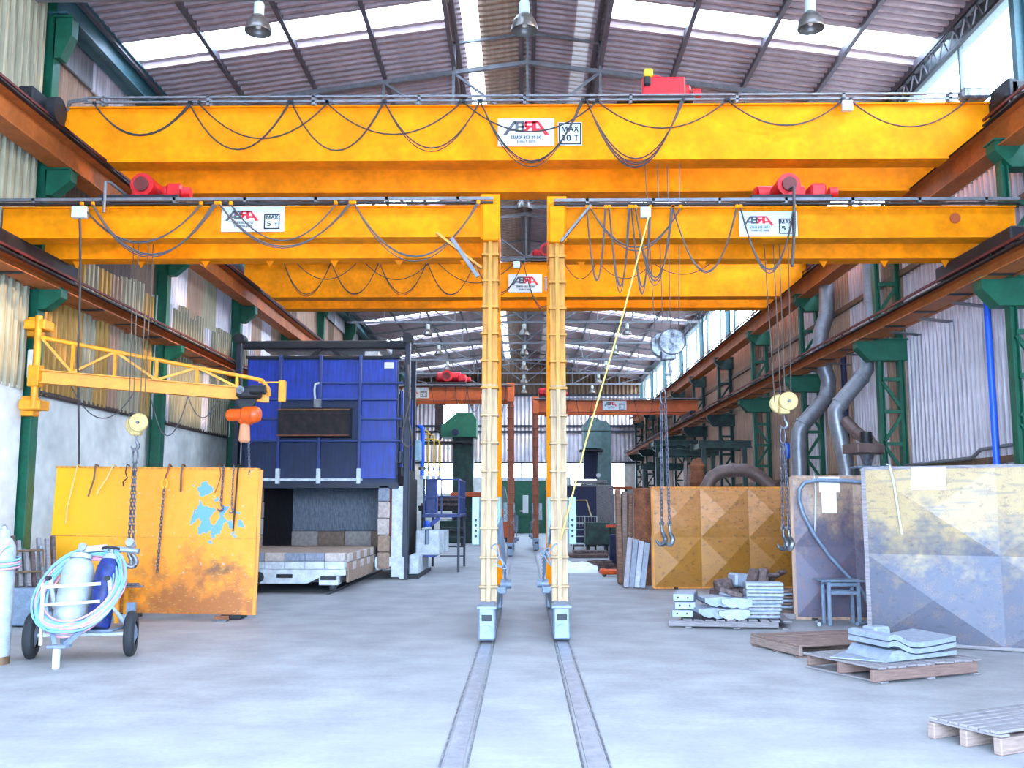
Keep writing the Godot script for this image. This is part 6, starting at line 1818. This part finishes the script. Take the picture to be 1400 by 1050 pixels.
	solo("machine_head", mb().lathe([Vector2(0, 0), Vector2(0.14, 0.02), Vector2(0.2, 0.2), Vector2(0.16, 0.5), Vector2(0.2, 0.62), Vector2(0.1, 0.8), Vector2(0, 0.8)], 14, Transform3D(Basis(), p(4.35, 2.0, 24.5))), M.rust, "rusty machine head standing on a drum behind the ochre panel", "machine part")
	solo("drum", mb().lathe([Vector2(0, 0), Vector2(0.28, 0), Vector2(0.29, 0.02), Vector2(0.28, 0.9), Vector2(0.29, 1.0), Vector2(0.28, 1.98), Vector2(0, 2.0)], 20, Transform3D(Basis(), p(4.35, 0, 24.5))), M.dark, "dark tall drum under the rusty machine head", "drum")

# ---------------------------------------------------------------- far end

func make_back_props() -> void:
	# green press on the left
	var t := thing("press_machine", "tall green press with a domed head and an orange work table, far left", "machine", p(-2.85, 0, 45))
	build("column", mb().cbox(p(-2.78, 2.4, 45), Vector3(0.95, 4.8, 1.2), 0.03), M.green_dark, t)
	build("head", mb().prism(PackedVector2Array([Vector2(-3.75, 4.75), Vector2(-2.15, 4.75), Vector2(-2.15, 5.55), Vector2(-2.35, 5.85), Vector2(-3.05, 5.85), Vector2(-3.75, 5.25)]), 1.6, Transform3D(Basis(), p(0, 0, 44.8))), M.green, t)
	build("motor", mb().tube(p(-3.1, 4.95, 43.9), p(-3.1, 4.95, 44.1), 0.16, 16), M.navy, t)
	build("base", mb().cbox(p(-2.85, 0.5, 44.8), Vector3(1.8, 1.0, 2.0), 0.04), M.green_dark, t)
	build("work_table", mb().cbox(p(-2.3, 2.15, 43.9), Vector3(1.9, 0.2, 1.0), 0.03), M.orange_dull, t)
	build("table_bracket", mb().prism(PackedVector2Array([Vector2(-3.1, 2.05), Vector2(-1.5, 2.05), Vector2(-2.4, 1.4), Vector2(-3.1, 1.2)]), 0.5, Transform3D(Basis(), p(0, 0, 44.2))), M.green_dark, t)
	build("hand_wheel", mb().path([p(-4.3, 4.75, 44.2), p(-4.2, 4.95, 44.2), p(-4.0, 5.05, 44.2), p(-3.8, 4.95, 44.2), p(-3.75, 4.75, 44.2), p(-3.85, 4.55, 44.2), p(-4.0, 4.48, 44.2), p(-4.2, 4.55, 44.2)], 0.05, 8, true), M.dark, t)
	build("platform", mb().cbox(p(-3.7, 4.5, 44.5), Vector3(2.8, 0.1, 1.2), 0.02), M.dark, t)
	build("lamp_head", mb().tube(p(-3.4, 4.2, 43.9), p(-3.4, 4.2, 43.7), 0.09, 12), M.plate_white, t)
	# grey green machine on the right
	t = thing("press_machine", "tall grey-green press with a dark throat, far right of the gantry legs", "machine", p(3.4, 0, 46))
	build("head", mb().prism(PackedVector2Array([Vector2(2.78, 4.3), Vector2(3.6, 4.3), Vector2(3.6, 5.6), Vector2(3.35, 5.75), Vector2(3.05, 5.72), Vector2(2.78, 5.4)]), 1.2, Transform3D(Basis(), p(0, 0, 45.8))), M.machine_grey, t)
	build("frame", mb().prism(PackedVector2Array([Vector2(3.45, 0), Vector2(4.1, 0), Vector2(4.1, 5.3), Vector2(3.9, 5.6), Vector2(3.45, 5.6)]), 1.3, Transform3D(Basis(), p(0, 0, 46.2))), M.machine_grey, t)
	build("throat", mb().span(p(2.85, 2.9, 46.2), p(3.5, 4.3, 46.6)), M.navy, t)
	build("table", mb().cbox(p(3.1, 2.75, 45.8), Vector3(1.5, 0.16, 1.2), 0.03), M.wood_grey, t)
	build("ram", mb().cbox(p(3.15, 4.2, 45.6), Vector3(1.1, 0.1, 0.8), 0.02), M.dark, t)
	build("pedestal", mb().cbox(p(3.1, 1.3, 46.0), Vector3(0.9, 2.7, 1.0), 0.03), M.machine_grey, t)
	build("work_lamp", mb().tube(p(3.45, 3.05, 45.3), p(3.45, 3.05, 45.15), 0.1, 12), M.plate_white, t)
	build("guard_rail", mb().bar(p(2.5, 5.1, 45.2), p(4.3, 5.1, 45.2), 0.04, 0.04), M.dark, t)
	# long workbench with pale parts below the windows
	t = thing("work_bench", "long rusty bench of parts in front of the right far windows", "bench", p(2.6, 0, 50))
	build("top", mb().cbox(p(3.3, 2.55, 50), Vector3(4.4, 0.14, 0.9), 0.02), M.orange_dull, t)
	for x in [1.4, 3.3, 5.2]:
		build("leg", mb().span(p(x - 0.08, 0, 49.8), p(x + 0.08, 2.48, 50.2)), M.dark, t)
	t = thing("back_table", "dark low bench loaded with rods under the left far windows", "bench", p(-3.6, 0, 40))
	build("top", mb().cbox(p(-3.3, 1.5, 40), Vector3(1.9, 0.12, 1.0), 0.02), M.soot, t)
	for x in [-4.1, -2.5]:
		build("leg", mb().span(p(x - 0.06, 0, 39.8), p(x + 0.06, 1.45, 40.2)), M.dark, t)
	build("shelf", mb().cbox(p(-3.3, 0.6, 40), Vector3(1.8, 0.08, 0.9), 0.02), M.soot, t)
	for k in 5:
		solo("stock_bar", mb().bar(p(-4.3 + 0.1 * k, 1.6 + 0.1 * k, 39.7 + 0.12 * k), p(-2.4 - 0.08 * k, 1.6 + 0.1 * k, 39.8 + 0.12 * k), 0.1, 0.1), M.casting_rust if k % 2 else M.soot, "dark stock bar stacked on the low bench, %s" % ["lowest", "second from the bottom", "middle", "second from the top", "topmost"][k], "bar", "stock bars on the low bench")
	t = thing("dark_screen", "dark navy sheet screen standing right of the gantry legs", "screen", p(2.35, 0, 40))
	build("sheet", mb().cbox(p(2.35, 1.3, 40), Vector3(1.3, 2.3, 0.05), 0.01), M.navy, t)
	build("frame", mb().span(p(2.96, 0.0, 39.93), p(3.02, 2.45, 40.0)).span(p(1.7, 2.42, 39.93), p(3.02, 2.48, 40.0)).span(p(1.68, 0.0, 39.93), p(1.74, 2.45, 40.0)), M.wood_grey, t)
	solo("grey_cabinet", mb().cbox(p(3.35, 1.25, 41), Vector3(0.75, 2.5, 0.8), 0.03), M.wood_grey, "worn grey cabinet standing right of the navy screen", "cabinet")
	t = thing("cage_trolley", "pale wire cage trolley in front of the navy screen", "trolley", p(2.2, 0, 36))
	for x in [1.75, 2.2, 2.65]:
		build("upright", mb().bar(p(x, 0.1, 35.7), p(x, 1.25, 35.7), 0.035, 0.035), M.box_grey, t)
	for k in 5:
		build("bar", mb().bar(p(1.75, 0.3 + k * 0.24, 35.7), p(2.65, 0.3 + k * 0.24, 35.7), 0.03, 0.03), M.box_grey, t)
	for k in 8:
		build("wire", mb().bar(p(1.8 + k * 0.11, 0.9, 35.7), p(1.8 + k * 0.11, 1.25, 35.7), 0.02, 0.02), M.wood_grey, t)
	build("handle", mb().path([p(1.9, 1.25, 35.7), p(1.75, 1.85, 36.0), p(2.3, 1.85, 36.0), p(2.45, 1.25, 35.7)], 0.025, 8), M.cream, t)
	build("floor_pan", mb().cbox(p(2.2, 0.2, 36.1), Vector3(0.95, 0.06, 0.8), 0.01), M.dark, t)
	for x in [1.8, 2.6]:
		build("wheel", mb().tube(p(x - 0.03, 0.09, 35.8), p(x + 0.03, 0.09, 35.8), 0.09, 12), M.rubber, t)
	t = thing("green_bin", "dark green steel bin right of the cage trolley", "bin", p(2.6, 0, 33))
	build("body", mb().cbox(p(2.45, 0.72, 33), Vector3(0.8, 0.75, 0.7), 0.02), M.green_dark, t)
	build("body_end", mb().cbox(p(3.1, 0.66, 33.2), Vector3(0.4, 0.8, 0.7), 0.02), M.green_dark, t)
	for x in [2.15, 2.75, 3.2]:
		build("skid", mb().span(p(x - 0.05, 0, 32.7), p(x + 0.05, 0.36, 33.3)), M.dark, t)
	t = thing("orange_frame", "bright orange square tube frame behind the planks", "frame", p(2.85, 0, 30))
	build("upright", mb().span(p(2.95, 0, 29.95), p(3.05, 1.05, 30.05)), M.orange, t)
	build("arm", mb().span(p(2.5, 0.98, 29.95), p(3.05, 1.06, 30.05)), M.orange, t)
	build("foot", mb().span(p(2.85, 0, 29.7), p(3.1, 0.05, 30.3)), M.orange, t)
	t = thing("navy_drum", "dark navy drum left of the tall planks", "drum", p(2.35, 0, 26))
	build("shell", mb().lathe([Vector2(0, 0), Vector2(0.2, 0), Vector2(0.21, 0.02), Vector2(0.2, 0.3), Vector2(0.21, 0.32), Vector2(0.2, 0.62), Vector2(0.21, 0.86), Vector2(0.18, 0.88), Vector2(0, 0.88)], 20, Transform3D(Basis(), p(2.45, 0, 26))), M.navy, t)
	build("bung", mb().tube(p(2.5, 0.88, 25.95), p(2.5, 0.91, 25.95), 0.03, 10), M.steel, t)
	# white tarpaulin, discs and orange jack on the floor
	var tp := mb()
	var gx := 12
	var hh := func(i: int, j: int) -> Vector3:
		var u := float(i) / gx
		var v := float(j) / gx
		var y := 0.28 * pow(sin(PI * clampf(v * 0.9 + 0.1, 0, 1)), 0.7) * (1.0 - 0.45 * u) + 0.03 * sin(u * 9.0 + v * 4.0)
		return p(0.95 + u * 0.85 + 0.1 * v, maxf(0.01, y), 24.0 + v * 1.9)
	for i in gx:
		for j in gx:
			tp.quad(hh.call(i, j), hh.call(i + 1, j), hh.call(i + 1, j + 1), hh.call(i, j + 1), Vector3.UP)
	for i in gx:
		tp.quad(hh.call(i, 0), hh.call(i + 1, 0), hh.call(i + 1, 0) * Vector3(1, 0, 1), hh.call(i, 0) * Vector3(1, 0, 1), Vector3(0, 0, 1))
		tp.quad(hh.call(gx, i), hh.call(gx, i + 1), hh.call(gx, i + 1) * Vector3(1, 0, 1), hh.call(gx, i) * Vector3(1, 0, 1), Vector3(1, 0, 0))
		tp.quad(hh.call(0, i), hh.call(0, i + 1), hh.call(0, i + 1) * Vector3(1, 0, 1), hh.call(0, i) * Vector3(1, 0, 1), Vector3(-1, 0, 0))
		tp.quad(hh.call(i, gx), hh.call(i + 1, gx), hh.call(i + 1, gx) * Vector3(1, 0, 1), hh.call(i, gx) * Vector3(1, 0, 1), Vector3(0, 0, -1))
	solo("tarpaulin", tp, M.tarp, "white tarpaulin bundled on the floor right of the gantry leg", "tarpaulin")
	var di := [[1.95, 25.3, 0.42, 0.0, "lowest at the front"], [2.05, 25.9, 0.5, 0.0, "lowest at the back"], [1.95, 25.4, 0.38, 0.12, "on top at the front"], [1.7, 26.8, 0.5, 0.0, "farthest behind the tarpaulin"]]
	for q in di:
		t = thing("steel_ring", "dark flanged steel ring on the floor beside the white tarpaulin, %s" % q[4], "ring", p(q[0], q[3], q[1]), "steel rings on the floor")
		build("rim", mb().lathe([Vector2(q[2] * 0.6, 0), Vector2(q[2], 0), Vector2(q[2], 0.04), Vector2(q[2] * 0.85, 0.06), Vector2(q[2] * 0.85, 0.11), Vector2(q[2] * 0.6, 0.11), Vector2(q[2] * 0.6, 0)], 24, Transform3D(Basis(), p(q[0], q[3], q[1]))), M.casting_rust, t)
		build("web", mb().tube(p(q[0], q[3] + 0.04, q[1]), p(q[0], q[3] + 0.06, q[1]), q[2] * 0.62, 20), M.dark, t)
	t = thing("trolley_jack", "orange jack lying on the floor by the leaning steel channels", "jack", p(2.0, 0, 23.0))
	build("body", mb().cbox(p(2.05, 0.11, 22.9), Vector3(0.5, 0.12, 0.2), 0.03, Basis(Vector3.UP, 0.2)), M.orange, t)
	build("head", mb().cbox(p(1.84, 0.12, 22.85), Vector3(0.16, 0.14, 0.26), 0.04, Basis(Vector3.UP, 0.2)), M.orange, t)
	for x in [1.85, 2.2]:
		build("wheel", mb().tube(p(x, 0.05, 22.75), p(x, 0.05, 22.79), 0.05, 12), M.dark, t)
	for k in 3:
		solo("flat_stock", mb().cbox(p(1.9 + 0.1 * k, 0.05 + 0.07 * k, 31.5), Vector3(1.5 - 0.2 * k, 0.06, 0.8), 0.01), M.casting_rust if k != 1 else M.wood, "flat stock lying on the floor in front of the cage trolley, %s" % ["lowest layer", "middle layer", "top layer"][k], "stock", "flat stock on the floor")
	# small things by the far door
	t = thing("side_cabinet", "orange-brown tool cabinet left of the far gantry leg", "cabinet", p(-1.1, 0, 45))
	build("body", mb().cbox(p(-1.05, 0.85, 45), Vector3(0.7, 1.3, 0.6), 0.02), M.orange_dull, t)
	build("top", mb().cbox(p(-1.05, 1.52, 45), Vector3(0.76, 0.05, 0.66), 0.01), M.wood_grey, t)
	for x in [-1.3, -0.8]:
		build("leg", mb().span(p(x - 0.04, 0, 44.8), p(x + 0.04, 0.22, 45.2)), M.dark, t)
	solo("grey_machine", mb().prism(PackedVector2Array([Vector2(-1.5, 0), Vector2(-0.75, 0), Vector2(-0.75, 1.6), Vector2(-0.95, 2.6), Vector2(-1.5, 3.0)]), 1.0, Transform3D(Basis(), p(0, 0, 50))), M.machine_grey, "grey sloping machine housing left of the green far door", "machine")
	solo("wall_box", mb().cbox(p(0.1, 1.75, 59.7), Vector3(0.35, 1.1, 0.3), 0.03), M.plate_white, "pale narrow box standing against the green far door", "box")
	solo("door_post", mb().cbox(p(1.7, 1.4, 56), Vector3(0.5, 2.8, 0.4), 0.03), M.rust_paint, "dark maroon post at the right edge of the green far door", "post")
